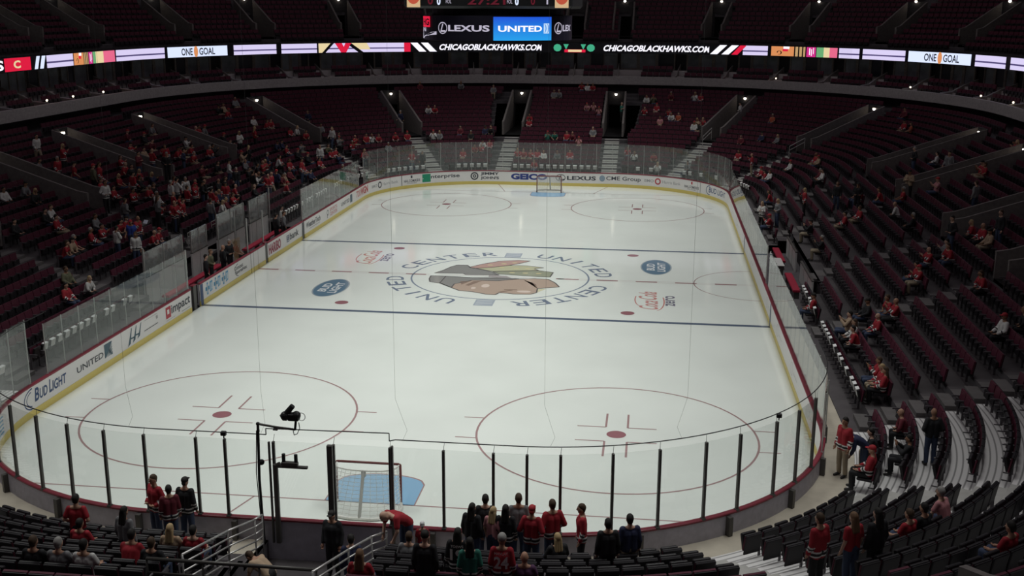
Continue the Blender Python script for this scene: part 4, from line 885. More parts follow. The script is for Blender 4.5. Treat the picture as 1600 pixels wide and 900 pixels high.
def trouser_mesh(pose):
    J = joints(pose); b = MB()
    for k, sg in (('L', -1), ('R', 1)):
        a = J['kne'+k].lerp(J['ank'+k], .93); b.cap(J['hip'+k], .105, J['kne'+k], .078); b.cap(J['kne'+k], .078, a, .068)
        s1 = V((sg*.06, 0, 0)); b.cap(J['pel']+s1, .125, J['pel'].lerp(J['wai'], .4)+s1, .118)
    r = remeshed(b, .02); return r.data('trousers', [SKIN], True)
HEM = {}
def top_mesh(pose, kind):
    J = joints(pose); b = MB(); sit = pose.startswith('sit'); low = .0 if sit else (-.10 if kind == 'jersey' else -.03)
    tr = {'jersey': .024, 'tee': .014, 'jacket': .026}[kind]; hem = J['pel']+V((0, 0, low+.03))
    for k, sg in (('L', -1), ('R', 1)):
        s1 = V((sg*.075, 0, 0)); b.cap(hem+s1, .105+tr, J['wai']+s1*.9, .10+tr); b.cap(J['wai']+s1*.9, .10+tr, J['che']+s1*1.1, .115+tr*.8)
        b.cap(J['che']+s1, .10+tr*.7, J['sho'+k], .062+tr*.6); b.cap(J['nek']-J['up'].normalized()*.05, .058, J['sho'+k], .054+tr*.5)
        if kind == 'tee': b.cap(J['sho'+k], .07, J['sho'+k].lerp(J['elb'+k], .68), .066)
        else: b.cap(J['sho'+k], .062+tr*.6, J['elb'+k], .05+tr*.7); b.cap(J['elb'+k], .05+tr*.7, J['elb'+k].lerp(J['wri'+k], .86), .042+tr*.55)
    r = remeshed(b, .019)
    if kind == 'jersey':
        m = []
        for f in r.f:
            c = sum((V(r.v[i]) for i in f), V())/len(f); z = c.z-(hem.z-.09); t = 0
            near_arm = min((c-J['elb'+k]).length for k in 'LR')
            if abs(c.x) < .21 or sit is False and c.z < hem.z+.25 and abs(c.x) < .215:
                if .06 < z < .10 or .15 < z < .19: t = 1
                elif .10 <= z <= .15: t = 2
            for k in 'LR':
                e, w_ = J['elb'+k], J['wri'+k]; u = (c-e).dot(w_-e)/(w_-e).length_squared
                if (c-(e+(w_-e)*u)).length < .085 and abs(c.x-J['che'].x) > .1:
                    if .15 < u < .30 or .45 < u < .60: t = 1
                    elif .30 <= u <= .45: t = 2
            m.append(t)
        r.m = m
    return r.data(kind, [SKIN, mat('stripe_white', (.70, .69, .68), .7), mat('stripe_black', (.02, .02, .022), .7)], True)
def hair_mesh(pose, kind):
    J = joints(pose); H = headframe(J); b = MB(); at = lambda *p: H @ V(p)
    if kind in ('short', 'long'):
        b.ball(at(0, -.022, .03), .1, 14, 10, sc=(.86, .95, .98), M=H); b.ball(at(0, -.01, .055), .1, 14, 10, sc=(.80, .92, .86), M=H); b.ball(at(0, -.05, -.03), .07, 12, 8, sc=(1, .7, 1), M=H)
    if kind == 'long':
        for sg in (-1, 0, 1): b.cap(at(sg*.045, -.055, -.02), .05, at(sg*.065, -.10, -.28), .04)
    if kind == 'cap': b.ball(at(0, -.004, .05), .1, 14, 10, sc=(.90, 1.06, .86), M=H); b.ball(at(0, .125, .042), .075, 12, 6, sc=(.95, .9, .16), M=H); b.ball(at(0, -.06, -.02), .06, 10, 6)
    if kind == 'beanie': b.ball(at(0, -.006, .055), .1, 14, 10, sc=(.93, 1.08, 1.02), M=H)
    r = remeshed(b, .012, 1); return r.data(kind, [SKIN], True)
_pc = {}
def pm(fn, *a):
    if (fn, a) not in _pc: _pc[(fn, a)] = fn(*a)
    return _pc[(fn, a)]
PCOL = dict(R=((.33, .018, .03), 'red'), W=((.62, .61, .60), 'white'), G=((.20, .20, .21), 'grey'), K=((.018, .018, .021), 'black'), N=((.025, .03, .075), 'navy'), M=((.13, .016, .028), 'maroon'),
            B=((.03, .07, .36), 'blue'), O=((.13, .13, .08), 'olive'), T=((.40, .29, .20), 'tan'), P=((.50, .22, .24), 'pink'), E=((.03, .17, .13), 'green'), A=((.45, .10, .05), 'orange'), V=((.12, .05, .12), 'purple'), H=((.34, .28, .20), 'khaki'), J=((.05, .07, .13), 'jeans'))
HAIRC = dict(k=(.012, .010, .009), b=(.06, .035, .02), y=(.42, .30, .16), g=(.30, .29, .28), w=(.72, .72, .72), r=(.36, .02, .03), t=(.16, .09, .05))
SKINS = [(.46, .27, .19), (.40, .22, .15), (.52, .32, .24), (.30, .16, .10)]
SIT_OBJS = []
def setslot(o, m): o.material_slots[0].link = 'OBJECT'; o.material_slots[0].material = m
def person(loc, rz, pose, kind, top, trou, hair, hc, label, scale=1.0, skin=0, group=None):
    o = link('person', pm(body_mesh, pose), loc=loc, rz=rz, label=label, cat='person', group=group); o.scale = (scale,)*3
    setslot(o, mat('skin_%d' % skin, SKINS[skin], .6))
    t = link(kind if kind != 'tee' else 'shirt', pm(top_mesh, pose, kind), o); setslot(t, mat('cloth_'+PCOL[top][1], PCOL[top][0], .8))
    t = link('trousers', pm(trouser_mesh, pose), o); setslot(t, mat('cloth_'+PCOL[trou][1], PCOL[trou][0], .8))
    if hair != 'bald': t = link('hair' if hair in ('short', 'long') else hair, pm(hair_mesh, pose, hair), o); setslot(t, mat('hair_'+hc, HAIRC[hc], .7))
    return o

# ------------------------------------------------------------------ seats: where every one stands
EDGES = [0.0]+[s for _, s in AIS]+[PER]
BLOCK = ['near end, goal side of tunnel', 'near penalty-box corner, first wedge', 'near penalty-box corner, second wedge', 'penalty-box side, nearest straight block', 'penalty-box side, second straight block', 'penalty-box side, third straight block', 'penalty-box side, fourth straight block',
         'far penalty-box corner, first wedge', 'far penalty-box corner, second wedge', 'far end, penalty-box side block', 'far end, middle block', 'far end, players-bench side block', 'far players-bench corner, second wedge', 'far players-bench corner, first wedge',
         'players-bench side, farthest block', 'players-bench side, third block', 'players-bench side, second block', 'players-bench side, nearest block', 'near players-bench corner, second wedge', 'near players-bench corner, first wedge', 'near end, mast side of tunnel']
def fine(sa, sb, d, pitch=.53):
    """seat centres between two aisles, evenly spaced along the real length of the row"""
    st = .1; n_ = max(1, int((sb-sa)/st)); acc = [0.0]
    for i in range(n_):
        acc.append(acc[-1]+(sb-sa)/n_*((RC+d)/RC if onarc(sa+(sb-sa)*(i+.5)/n_) else 1))
    c = int(acc[-1]/pitch); out = []; j = 0
    for k in range(c):
        t = (acc[-1]-c*pitch)/2+(k+.5)*pitch
        while acc[j+1] < t: j += 1
        out.append(sa+(sb-sa)*(j+(t-acc[j])/(acc[j+1]-acc[j]))/n_)
    return out
SLOTS = []                       # [s, row, block, index, taken]
ROWS = {}
for r in range(NR):
    d = D0+PITCH*r+.58
    if r > NR-2: continue
    for k in range(len(EDGES)-1):
        sa, sb_ = EDGES[k], EDGES[k+1]
        ha = (whalf(sa, 1.0 if PR0 <= r <= PR1 else .72, d) if k else TUN[1]+.2 if r < 6 else 0); hb = (whalf(sb_, 1.0 if PR0 <= r <= PR1 else .72, d) if k < len(EDGES)-2 else -TUN[0]+.2 if r < 6 else 0)
        iv = [(sa+ha, sb_-hb)]
        if r < 2: iv = minus(minus(iv, *BENCH), *PEN)
        i = 0
        for a, c in iv:
            if c-a < .6: continue
            for s in fine(a, c, d):
                i += 1; q = [s, r, k, i, None]; SLOTS.append(q); ROWS.setdefault(r, []).append(q)
def take(s, r, who):
    best = None
    for q in ROWS.get(r, []):
        if q[4] is None and (best is None or abs(q[0]-s) < abs(best[0]-s)): best = q
    if best and abs(best[0]-s) < 1.6: best[4] = who; return best[0]
    return s

# ------------------------------------------------------------------ people close to the camera, one by one
def stand(s, d, z=None): return P3(s, d, zfloor(d) if z is None else z), facing(s)
NEARP = [  # s, d or ('row',r), pose, garment, top, trousers, hair, hair colour, turn, scale, label
 (153.9, 2.5, 'hands', 'tee', 'R', 'K', 'short', 'k', .2, 1.0, 'person in red T-shirt with dark hair standing near the mast-side corner boards'),
 (154.49, ('row', 2), 'sit', 'jersey', 'R', 'J', 'short', 'k', 0, .97, 'seated person in red jersey between the standing red T-shirt and the long-haired woman'),
 (155.28, 3.3, 'stand', 'jacket', 'G', 'J', 'long', 'k', -.3, .95, 'person with long black hair in dark grey jacket standing beside a red-jersey couple'),
 (154.66, .52, 'hands', 'jersey', 'R', 'J', 'short', 'b', 2.6, 1.02, 'tall person in red jersey with light collar at the boards, turned towards the camera'),
 (155.17, .82, 'stand', 'jersey', 'M', 'J', 'short', 'k', .5, .95, 'person in dark maroon jersey squeezed between the tall red jersey and the black cap'),
 (155.45, .50, 'stand', 'jersey', 'K', 'J', 'cap', 'k', -.1, 1.0, 'person in black jersey and black cap standing at the boards, back turned'),
 (156.45, ('row', 2), 'sit', 'tee', 'T', 'J', 'long', 'y', 0, .98, 'seated person with long blond hair in front of the tunnel handrail'),
 (157.05, ('row', 2), 'sit', 'tee', 'R', 'J', 'short', 'k', 0, .98, 'seated dark-haired person in red shirt next to the sloping mast-side handrail'),
 (156.35, ('row', 4), 'sitfwd', 'tee', 'R', 'J', 'short', 'k', 0, 1.0, 'seated person in red shirt hunched forward behind the dark guard rail end'),
 (156.95, ('row', 4), 'sit', 'jacket', 'K', 'J', 'short', 'b', 0, .97, 'seated dark-haired person in black next to the hunched red shirt'),
 (155.40, ('row', 5), 'sit', 'jacket', 'G', 'J', 'short', 'g', 0, 1.0, 'seated grey-haired person in grey jacket near the lower edge, mast side'),
 (155.93, ('row', 5), 'sit', 'tee', 'W', 'J', 'short', 'k', 0, 1.0, 'seated dark-haired person in white top near the lower edge, mast side'),
 (154.50, ('row', 5), 'sit', 'jacket', 'K', 'K', 'short', 'b', 0, 1.0, 'seated person in black low in the mast-side corner, brown hair'),
 (PER-.80, 2.55, 'lean', 'tee', 'T', 'K', 'short', 'b', 1.2, 1.0, 'person in pale tan top bending over in the near tunnel'),
 (.18, .80, 'stand', 'jacket', 'K', 'K', 'cap', 'k', 3.0, 1.0, 'guard in black jacket standing in the tunnel below the thick double post, facing the stand'),
 (2.0, .75, 'lean', 'tee', 'R', 'J', 'bald', 'k', 2.4, 1.12, 'bald person in red top bending down at the boards by the slim double posts'),
 (2.42, .9, 'stand', 'tee', 'R', 'J', 'cap', 'w', .2, .66, 'small child in white cap beside the bending bald person'),
 (2.31, ('row', 1), 'sit', 'jacket', 'G', 'J', 'short', 'b', 0, 1.0, 'seated person in grey hooded top beside the goal-side handrail'),
 (.95, 1.9, 'stand', 'jacket', 'N', 'J', 'short', 'k', .3, .98, 'person in navy standing in the tunnel beside the goal-side handrail'),
 (3.2, 4.3, 'stand', 'jacket', 'K', 'K', 'beanie', 'k', 0, 1.0, 'person in bulky black coat and black knit hat, between grey hood and number nineteen'),
 (3.73, 3.45, 'stand', 'jersey', 'K', 'J', 'long', 'k', 0, .98, 'person with long black hair in black jersey numbered 19'),
 (3.62, .90, 'stand', 'jacket', 'K', 'J', 'long', 'k', -.3, .97, 'person with long dark hair in dark top, first of the cluster at the near boards'),
 (3.88, .50, 'stand', 'jacket', 'K', 'J', 'short', 'k', .1, 1.0, 'dark-haired person nearest the glass at the tunnel end of the boards cluster'),
 (4.12, .88, 'stand', 'tee', 'P', 'J', 'long', 'y', -.4, .93, 'fair-haired person in pink top in the cluster at the near boards'),
 (4.12, 4.25, 'stand', 'jersey', 'E', 'J', 'long', 'k', .2, .94, 'person in green jersey half behind the red jersey numbered 24'),
 (4.42, .92, 'stand', 'jersey', 'K', 'J', 'long', 'k', 0, .98, 'person with long dark hair in black striped jersey at the boards, beside the grey shirt'),
 (4.66, .46, 'stand', 'tee', 'G', 'J', 'short', 'b', .1, 1.03, 'person in grey shirt right against the glass in the boards cluster'),
 (4.98, .95, 'hands', 'jersey', 'R', 'J', 'cap', 'r', -.2, 1.0, 'person in red jersey and red cap at the near boards'),
 (5.42, .70, 'hands', 'jersey', 'R', 'J', 'short', 'b', .3, 1.02, 'broad person in red jersey, last of the cluster at the near boards'),
 (4.66, 4.22, 'stand', 'jersey', 'R', 'J', 'beanie', 'g', 0, 1.0, 'person in red jersey numbered 24 and grey knit hat, back turned'),
 (5.1, ('row', 3), 'sit', 'tee', 'V', 'J', 'bald', 'k', 0, 1.0, 'seated bald person in purple top just beyond the red jersey numbered 24'),
 (5.6, ('row', 0), 'sit', 'jacket', 'K', 'J', 'long', 'y', .3, 1.0, 'seated fair-haired person in black jacket in front of the red-jersey cluster'),
 (6.05, .86, 'stand', 'jersey', 'R', 'K', 'short', 'b', 1.5, 1.0, 'person in red jersey standing sideways alone at the near boards'),
 (6.35, 2.35, 'stand', 'jacket', 'K', 'K', 'short', 'k', 0, 1.0, 'person in black jacket with dark hair standing beside the khaki trousers'),
 (6.88, 1.7, 'stand', 'jacket', 'N', 'H', 'short', 'k', 0, 1.02, 'person in dark navy top and khaki trousers standing with back turned'),
 (2.13, ('row', 4), 'sit', 'tee', 'R', 'J', 'long', 't', 0, 1.0, 'seated person with long brown hair in red shirt low beside the goal-side handrail'),
 (8.75, 5.3, 'stand', 'jersey', 'R', 'K', 'short', 'b', .2, 1.0, 'person in red jersey standing on the near penalty-box corner stairs'),
 (9.2, 5.45, 'stand', 'tee', 'R', 'J', 'long', 't', 0, .97, 'person with long brown hair in red shirt beside the near corner stairs'),
 (9.5, 5.6, 'stand', 'jacket', 'K', 'K', 'long', 'k', 0, 1.0, 'person with long black hair in black jacket next to the brown-haired red shirt'),
 (11.63, ('row', 4), 'sitfwd', 'tee', 'P', 'J', 'short', 'g', 0, 1.0, 'seated person in pink top in the near penalty-box corner wedge'),
 (10.49, ('row', 4), 'sit', 'tee', 'R', 'J', 'short', 'b', 0, 1.0, 'seated person in red shirt behind the penalty-box corner first row seats'),
 (11.1, ('row', 4), 'sit', 'jacket', 'K', 'J', 'short', 'k', 0, 1.0, 'seated person in black between the pink top and the red shirt, penalty-box corner'),
 (10.42, ('row', 7), 'sit', 'tee', 'R', 'J', 'short', 'k', 0, 1.0, 'seated person in red low at the penalty-box corner, highest row in view'),
 (12.6, ('row', 6), 'sit', 'jacket', 'K', 'J', 'short', 'g', 0, 1.0, 'seated grey-haired person in black high in the near penalty-box corner'),
 (124.4, .75, 'stand', 'jacket', 'K', 'K', 'short', 'k', .5, 1.0, 'person in black suit in the nearer players bench, beside the cross emblems'),
 (123.3, .95, 'hands', 'jacket', 'O', 'K', 'short', 't', .2, 1.0, 'person in olive jacket in the middle of the nearer players bench'),
 (122.2, .75, 'stand', 'jacket', 'K', 'K', 'bald', 'k', .8, 1.0, 'bald person in black jacket in the nearer players bench'),
 (120.95, .9, 'hands', 'jacket', 'K', 'K', 'short', 'g', -.4, 1.02, 'grey-haired person in black suit beside the racked sticks'),
 (119.2, 1.2, 'sit', 'tee', 'R', 'K', 'short', 'b', 0, 1.0, 'person in red sitting low between the two players benches'),
 (112.6, .8, 'stand', 'jacket', 'G', 'K', 'short', 'b', .4, 1.0, 'person in grey suit at the far end of the farther players bench'),
 (113.4, 1.0, 'stand', 'jacket', 'K', 'K', 'short', 'k', .9, 1.0, 'person in black suit next to the grey suit in the farther bench'),
 (110.9, 1.5, 'stand', 'jersey', 'W', 'K', 'short', 'k', .2, 1.0, 'person in white jersey behind the glass at the farther bench end'),
]
NUMB = {}
for s, d, pose, kind, top, trou, hair, hc, turn_, sc, lb in NEARP:
    if isinstance(d, tuple):
        s = take(s, d[1], 'near'); loc = P3(s, D0+PITCH*d[1]+.56, zrow(d[1]))
    else:
        intun = (s < TUN[1] or s > PER+TUN[0]) and d < 6
        z = 0.0 if intun else .12 if BENCH[0] < s < BENCH[1] else zfloor(d); loc = P3(s, d, z)
    o = person(loc, facing(s)+turn_, pose, kind, top, trou, hair, hc, lb, sc, skin=len(NUMB) % 3 if False else (int(s*10) % 3))
    NUMB[lb] = o
def back_print(o, num, nm, m):
    t = [c for c in o.children if c.name.startswith('jersey')][0]; b = MB()
    for it in (fit(num, -.15, .15, 1.06, 1.33, .03), fit(nm, -.14, .14, 1.365, 1.42, .015)):
        vs, fs = it; b.add([(x, -.152+.10*max(0, z-1.30)+.024*(abs(x)/.15)**2, z) for x, z in vs], fs)
    b.build('jersey_number', m, t)
PRW = mat('print_white', (.72, .70, .70), .7)
back_print(NUMB['person in red jersey numbered 24 and grey knit hat, back turned'], '24', 'HAVLAT', PRW)
back_print(NUMB['person with long black hair in black jersey numbered 19'], '19', 'TOEWS', PRW)

# ------------------------------------------------------------------ people further off, by place along the rink, row, pose and colour
FARP = '115.75,15,sW 116.05,13,sR 118.2,12,sR 118.07,11,sR 119.17,13,fG 124.63,11,fW 122.99,11,fG 123.15,10,fK 117.61,10,sO 116.92,10,sR 116.3,10,fR 116.01,9,fR 119.64,8,sW 118.26,8,fR 117.75,7,fR 120.95,6,sG 115.11,8,fK 115.46,7,fK 118.97,5,sG 118.76,4,sR 116.99,5,sR 118.7,4,sR 114.58,6,sW 113.05,7,fR 125.02,8,fK 124.53,8,fW 127.99,8,fK 125.51,5,fR 124.52,5,fR 125.39,4,sW 125.21,3,sW 123.26,5,fR 122.85,5,fR 123.88,4,sB 124.52,3,fR 123.22,3,fR 122.35,3,fR 129.44,5,fR 128.72,5,fT 127.81,5,fR 131.22,3,fO 131.12,2,fW 132.68,2,fR 94.6,15,fT 94.97,14,fR 94.69,15,fK 93.8,16,fG 94.36,12,fW 94.17,11,fR 94.17,11,fR 99.87,12,fR 98.72,12,fR 97.57,12,fG 97.8,10,fK 96.25,9,sR 92.28,11,sN 92.84,9,fG 93.72,9,fR 93.42,9,fW 92.46,7,sW 92.01,7,fK 105.39,10,fR 105.9,9,fR 103.32,9,fR 108.43,7,fM 100.9,7,fT 100.63,7,sK 101.15,5,fR 101.29,5,fR 95.41,7,fN 96.17,7,fN 96.07,6,fR 94.91,6,fG 95.97,5,fK 95.04,4,sW 93.41,5,fO 93.8,4,fR 95.66,3,fR 98.0,3,fR 99.67,2,fN 107.5,5,sK 106.86,4,sK 105.54,4,fW 106.4,3,sR 105.8,3,sR 102.64,3,fT 101.13,3,fM 92.21,6,fG 92.1,5,fR 91.43,6,fR 90.93,6,fR 90.56,6,fW 90.16,6,fR 95.34,1,fK 95.76,0,sW 92.4,3,fR 111.91,6,fR 114.0,5,sR 112.95,5,sK 112.63,5,sK 110.23,5,fK 111.54,4,sR 111.33,4,fN 113.13,4,fR 113.14,3,fM 112.01,3,fR 108.31,10,fK 110.27,10,sR 108.41,10,sR 110.08,9,sK 106.56,10,fR 107.65,9,sN 104.31,10,fR 108.81,11,fT 109.19,12,fR 102.86,14,fG 105.09,13,fK 106.17,14,fM 106.28,12,fM 87.17,18,fM 85.85,18,fG 84.89,17,fG 87.19,12,fW 86.88,12,fR 88.51,10,sN 88.75,6,fR 89.43,6,fR 87.98,6,fW 87.36,6,fG 86.16,7,fM 85.73,6,fK 84.84,7,fK 84.56,7,fN 90.06,4,fG 89.78,1,sR 89.04,1,sK 86.45,2,fR 85.64,3,fR 85.21,3,fR 84.95,4,fR 84.59,4,fW 82.98,2,fR 82.54,2,fR 82.09,2,fR 81.57,2,fR 81.04,0,fR 80.6,2,fW 79.62,2,fG 78.75,2,fR 80.68,6,fE 80.04,6,fE 78.94,6,fR 78.48,6,fM 78.15,5,fP 77.1,7,fG 82.89,10,fR 82.34,9,fR 78.55,18,fR 78.05,18,fW 77.48,18,fR 77.93,13,fP 77.4,13,fP 74.45,3,fR 73.79,2,fW 76.02,12,fP 74.93,12,sE 80.99,16,fG 80.6,16,fG 74.27,15,fW 74.01,15,fO 73.39,16,fM 72.6,16,fW 72.42,16,fR 74.2,12,fR 73.78,13,fR 73.14,12,fR 72.67,11,fA 73.04,11,fW 73.29,10,fP 71.99,9,fW 71.36,10,fR 71.16,10,fT 71.68,9,fK 70.66,13,sW 69.16,12,fA 68.52,8,fN 67.88,8,fG 69.38,7,fM 68.27,4,fR 66.4,3,sR 72.76,2,fR 71.58,0,fW 70.64,1,fG 64.63,2,fR 63.91,2,fR 63.51,2,fW 64.16,4,fW 63.73,6,fR 63.63,6,fT 59.97,5,fM 58.89,5,fW 51.84,0,sW 51.18,1,sG 57.24,1,fR 49.57,0,fR 52.22,3,sR 45.42,2,fK 44.51,4,fR 41.05,2,fK 51.1,5,sK 49.3,6,sK 50.39,6,fR 49.1,6,fR 48.29,7,fR 46.67,8,fR 43.48,7,fW 45.34,5,fR 40.37,7,fK 48.13,9,sT 46.31,10,fP 54.86,11,sK 54.1,12,fW 50.08,12,sG 48.16,13,fR 47.64,13,fR 41.31,11,sG 64.07,14,fR 63.69,14,fA 65.16,16,fM 50.46,16,fR 50.35,16,fM 35.44,8,sK 35.9,9,fR 34.79,9,fR 33.78,9,fT 34.25,10,sK 33.99,7,fG 33.09,6,fR 32.68,7,fR 32.02,5,fR 31.39,5,fR 27.71,7,fR 30.94,0,fR 29.13,2,fK 28.08,3,fR 27.65,3,fR 27.47,1,fT 26.52,1,fW 26.06,2,fR 25.32,1,fR 20.55,1,fR 20.24,1,fR 20.13,1,fR 22.83,7,fK 22.7,6,fW 16.7,1,fM 15.6,2,sK 15.33,-1,sR 15.65,-1,bN 13.65,0,fR 15.98,0,fK 15.28,1,fK 115.92,3,sG 106.53,6,sW 102.76,5,fK 125.86,7,fR 98.77,3,fG 123.14,4,sR 115.13,5,sR 112.01,11,fR 102.69,11,fW 103.32,3,fM 112.11,10,sM 113.33,6,sW 113.71,4,sR 104.79,3,sN 116.31,7,fR 113.74,3,fW 116.60,6,fW 109.19,5,fK 102.23,9,fK 98.97,9,fW 97.83,9,sW 95.98,4,fK 115.34,6,sW 93.59,8,fR 93.09,4,fR 114.79,9,sK 98.71,4,fR 123.69,6,fG 113.90,10,fR 108.41,3,fK 99.46,3,sR 118.22,5,fR 117.73,4,sR 109.80,4,fR 104.97,4,fK 113.42,8,fN 99.76,5,fW 98.53,5,fR 104.78,2,fR 93.96,3,fN 115.71,5,fR 117.74,9,fR 113.58,9,fR 116.44,8,sR 102.66,6,fG 104.24,5,fK 98.89,6,fN 106.26,7,fK'
ZN = lambda s: 'near end' if s < 14 or s > 146 else 'penalty-box side' if s < 61.8 else 'far end' if s < 97.4 else 'players-bench side'
rec = []; rng = random.Random(3)
for tok in FARP.split():
    a, r, c = tok.split(','); s = float(a); r = int(r); pose = c[0]; col = c[1]
    if (BENCH[0] < s < BENCH[1] or PEN[0] < s < PEN[1]) and r < 2: r = 2
    if pose == 'f':
        r = max(0, min(r, NR-2)); s = take(s, r, 'far'); d = D0+PITCH*r+.56
    else: d = D0+PITCH*r+.32 if r >= 0 else (.7 if pose == 's' else 1.25)
    rec.append([s, r, pose, col, d])
groups = {}
for q in rec: groups.setdefault((ZN(q[0]), q[1], q[2] == 'f', q[3]), []).append(q)
for (zn, r, sit, col), qs in groups.items():
    qs.sort(key=lambda q: q[0])
    for k, q in enumerate(qs):
        s, r, po, col, d = q
        kind = 'jersey' if col in 'RW' and rng.random() < .75 else 'tee' if col in 'RPAEB' else 'jacket'
        pose = rng.choice(['sit', 'sit', 'sitfwd', 'sitphone']) if po == 'f' else 'lean' if po == 'b' else rng.choice(['stand', 'hands', 'fold', 'phone', 'walk'] if col != 'K' else ['stand', 'hands'])
        hair, hc = rng.choice([('short', 'k'), ('short', 'b'), ('short', 'k'), ('long', 'b'), ('long', 'y'), ('cap', 'r'), ('cap', 'k'), ('short', 'g'), ('bald', 'k')])
        what = {'jersey': 'jersey', 'tee': 'shirt', 'jacket': 'jacket'}[kind]
        word = 'seated' if po == 'f' else 'bending' if po == 'b' else 'standing'
        where = 'on the walkway' if r < 0 else 'in the %s row' % ordw(r+1)
        same = [x for x in qs if (x[2] == 'b') == (po == 'b')]
        lb = '%s person in %s %s, %s' % (word, PCOL[col][1], where, zn)
        if len(qs) > 1: lb += ', %s such from %s' % (ordw(k+1), {'near end': 'tunnel', 'penalty-box side': 'near corner', 'far end': 'penalty-box corner', 'players-bench side': 'far corner'}[zn])
        tilt = rng.uniform(-.35, .35) if po == 'f' else rng.uniform(-1.4, 1.4)
        loc = P3(s, d, zrow(r) if r >= 0 else .5)
        person(loc, facing(s)+tilt, pose, kind, col, rng.choice('JKJKH'), hair, hc, lb, rng.uniform(.94, 1.04), rng.randrange(4), 'spectators in the '+zn)
# the plain white tablet held on the bench side
sl = P3(121.6, 5.0, zrow(4)+1.15); b = MB(); b.rbox(-.14, .14, -.1, .1, 0, .015, .01, 0, Matrix.Rotation(1.0, 4, 'X')); o = b.build('tablet', mat('tablet_white', (.8, .85, 1.0), .3), loc=sl, rz=facing(121.6)+1.2, label='white papers held by the person in blue on the bench-side stairs', cat='papers')

# ------------------------------------------------------------------ seats: the ones that show largest, each with its parts
def seat_parts(down):
    o = []
    T = Matrix.Translation((0, -.17, .40)) @ Matrix.Rotation(.16, 4, 'X') @ Matrix.Translation((0, .17, -.40))
    b = MB(); b.rbox(-.236, .236, -.150, -.095, .42, .84, .03, 0, T); o.append(('backrest', b.data('backrest', SEATR)))
    b = MB(); b.rbox(-.238, .238, -.195, -.150, .34, .86, .022, 0, T); b.rbox(-.238, .238, -.152, -.093, .835, .865, .014, 0, T); o.append(('back_shell', b.data('back_shell', SEATB)))
    b = MB()
    if down: b.rbox(-.21, .21, -.12, .30, .37, .45, .03)
    else: b.rbox(-.21, .21, -.10, .32, -.02, .07, .03, 0, Matrix.Translation((0, -.085, .42)) @ Matrix.Rotation(1.33, 4, 'X') @ Matrix.Translation((0, .10, 0)))
    o.append(('seat_cushion', b.data('seat_cushion', SEATB)))
    b = MB(); b.rbox(.246, .284, -.20, .12, .59, .63, .014); o.append(('armrest', b.data('armrest', ARMM)))
    b = MB(); b.rbox(.25, .28, -.18, -.10, 0, .59, .012); b.rbox(.25, .28, -.18, .06, .0, .03, .01); b.rbox(.25, .28, -.10, .08, .50, .59, .012); o.append(('leg', b.data('leg', ARMM)))
    return o
UPS, DNS = seat_parts(False), seat_parts(True)
CM = Matrix.Translation((0, -.085, .42)) @ Matrix.Rotation(1.33, 4, 'X') @ Matrix.Translation((0, .10, 0))
cb = MB(); cb.rbox(-.15, .15, .06, .335, -.034, -.024, .004, 0, CM); cb.rbox(-.15, .15, .325, .335, -.03, .085, .003, 0, CM)
CARD = cb.data('seat_card', CARDW)
def view(p):
    d = p-CAMP; z = d.dot(_f)
    return (800+1727.58*d.dot(_r)/z, 450-1727.58*d.dot(_u)/z, z) if z > 1 else (0, -1e4, z)
cand = []; rc = random.Random(5)
for q in SLOTS:
    s, r, k, i, tk = q; p = P3(s, D0+PITCH*r+.58, zrow(r)+.4); u, v, z = view(p)
    card = r == 0 and (19.9 < s < 34.5 or 129 < s < 140.5 or 63 < s < 110)
    q.append(card and tk is None and rc.random() < .86)
    inside = -15 < u < 1615 and -10 < v < 915
    cand.append((0 if card and inside else 1, z if inside else 999, q))
cand.sort(key=lambda c: (c[0], c[1]))
ncard = sum(1 for c in cand if c[0] == 0)
picked = set(id(c[2]) for c in cand[:ncard] + [c for c in cand[ncard:] if c[1] < 900][:330-ncard])
for q in SLOTS:
    if id(q) not in picked: continue
    s, r, k, i, tk, card = q
    o = empty('folding_seat', P3(s, D0+PITCH*r+.58, zrow(r)), facing(s), label='%s dark folding seat, %s along %s row, %s' % ('occupied' if tk else 'empty', ordw(i), ordw(r+1), BLOCK[k]), cat='seat', group='folding seats in the lower stand')
    for nm, me in (DNS if tk else UPS): link(nm, me, o)
    if card: link('seat_card', CARD, o, label='white card')['label'] = 'white card on the seat back'

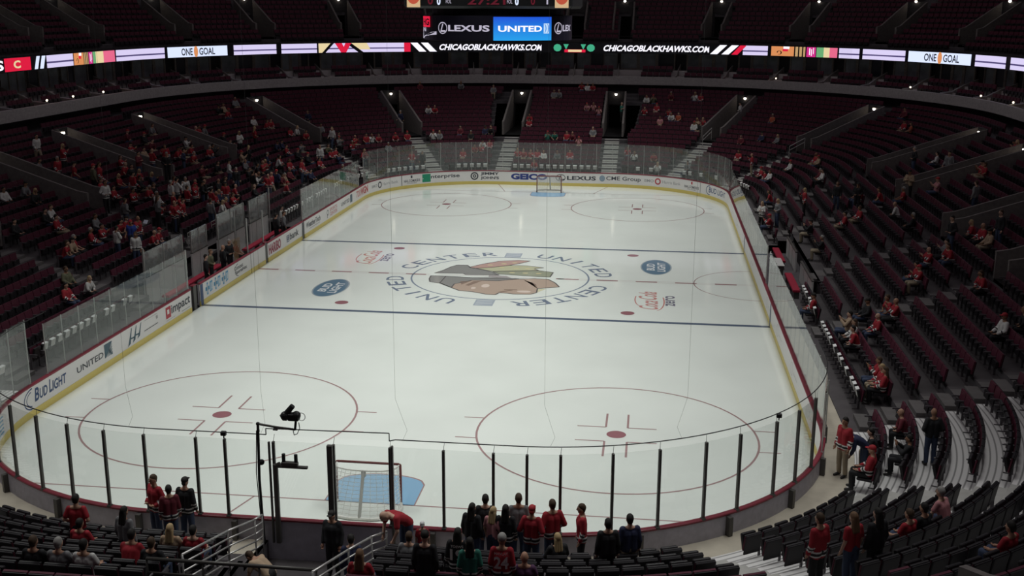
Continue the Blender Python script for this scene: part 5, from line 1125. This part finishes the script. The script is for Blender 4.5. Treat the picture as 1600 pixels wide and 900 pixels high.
# every further seat of the stands and suites, in one object
def sub(b, x0, x1, y0, y1, z0, z1, mi, rx=0.0, py=0.0, pz=0.0):
    c, s_ = math.cos(rx), math.sin(rx); out = []
    for z in (z0, z1):
        for x, y in ((x0, y0), (x1, y0), (x1, y1), (x0, y1)): out.append((x, py+(y-py)*c-(z-pz)*s_, pz+(y-py)*s_+(z-pz)*c))
    b.add(out, [(3, 2, 1, 0), (4, 5, 6, 7), (0, 1, 5, 4), (1, 2, 6, 5), (2, 3, 7, 6), (3, 0, 4, 7)], mi)
def simple(down):
    b = MB(); sub(b, -.245, .245, -.16, -.10, .42, .86, 0, .16, -.17, .4); sub(b, -.245, .245, -.19, -.162, .34, .85, 1, .16, -.17, .4)
    if down: sub(b, -.21, .21, -.12, .30, .37, .45, 1)
    else: sub(b, -.21, .21, -.08, .0, .36, .58, 1, .1, -.05, .4)
    sub(b, .25, .285, -.19, .10, .585, .63, 2); sub(b, .252, .28, -.18, -.10, 0, .585, 2); return b
SU, SD = simple(False), simple(True)
VV = []; FF = []; MM = []
def put(p, a, src):
    o = len(VV); c, s_ = math.cos(a), math.sin(a)
    VV.extend((p.x+x*c-y*s_, p.y+x*s_+y*c, p.z+z) for x, y, z in src.v); FF.extend(tuple(i+o for i in f) for f in src.f); MM.extend(src.m)
for q in SLOTS:
    if id(q) in picked: continue
    s, r = q[0], q[1]
    if r > 11 and (s < 14 or s > 145): continue
    put(P3(s, D0+PITCH*r+.58, zrow(r)), facing(s), SD if q[4] else SU)
UE = [S0]+UAIS+[S1]
for r in range(UN-3):
    d = UD0+UP*r+.56
    for k in range(len(UE)-1):
        sa, sb_ = UE[k], UE[k+1]; h = (1.1 if 2 <= r <= 6 else .7)
        a, c = sa+whalf(sa, h, d), sb_-whalf(sb_, h, d)
        if c-a > .5:
            for s in fine(a, c, d, .56): put(P3(s, d, UZ0+UR*r), facing(s), SU)
for i in range(1, len(SW)):
    for d, z in ((18.45, 6.95), (19.4, 7.45)):
        for s in fine(SW[i]+whalf(SW[i]+.1, .3, d), SW[i-1]-whalf(SW[i-1]-.1, .75, d), d, .56): put(P3(s, d, z), facing(s), SU)
me = bpy.data.meshes.new('stadium_seats'); me.from_pydata(VV, [], FF)
for m in (SEATR, SEATB, ARMM): me.materials.append(m)
me.polygons.foreach_set('material_index', MM); me.update()
link('stadium_seats', me, kind='stuff', label='the many further dark red folding seats of the stands and suites', cat='seats')
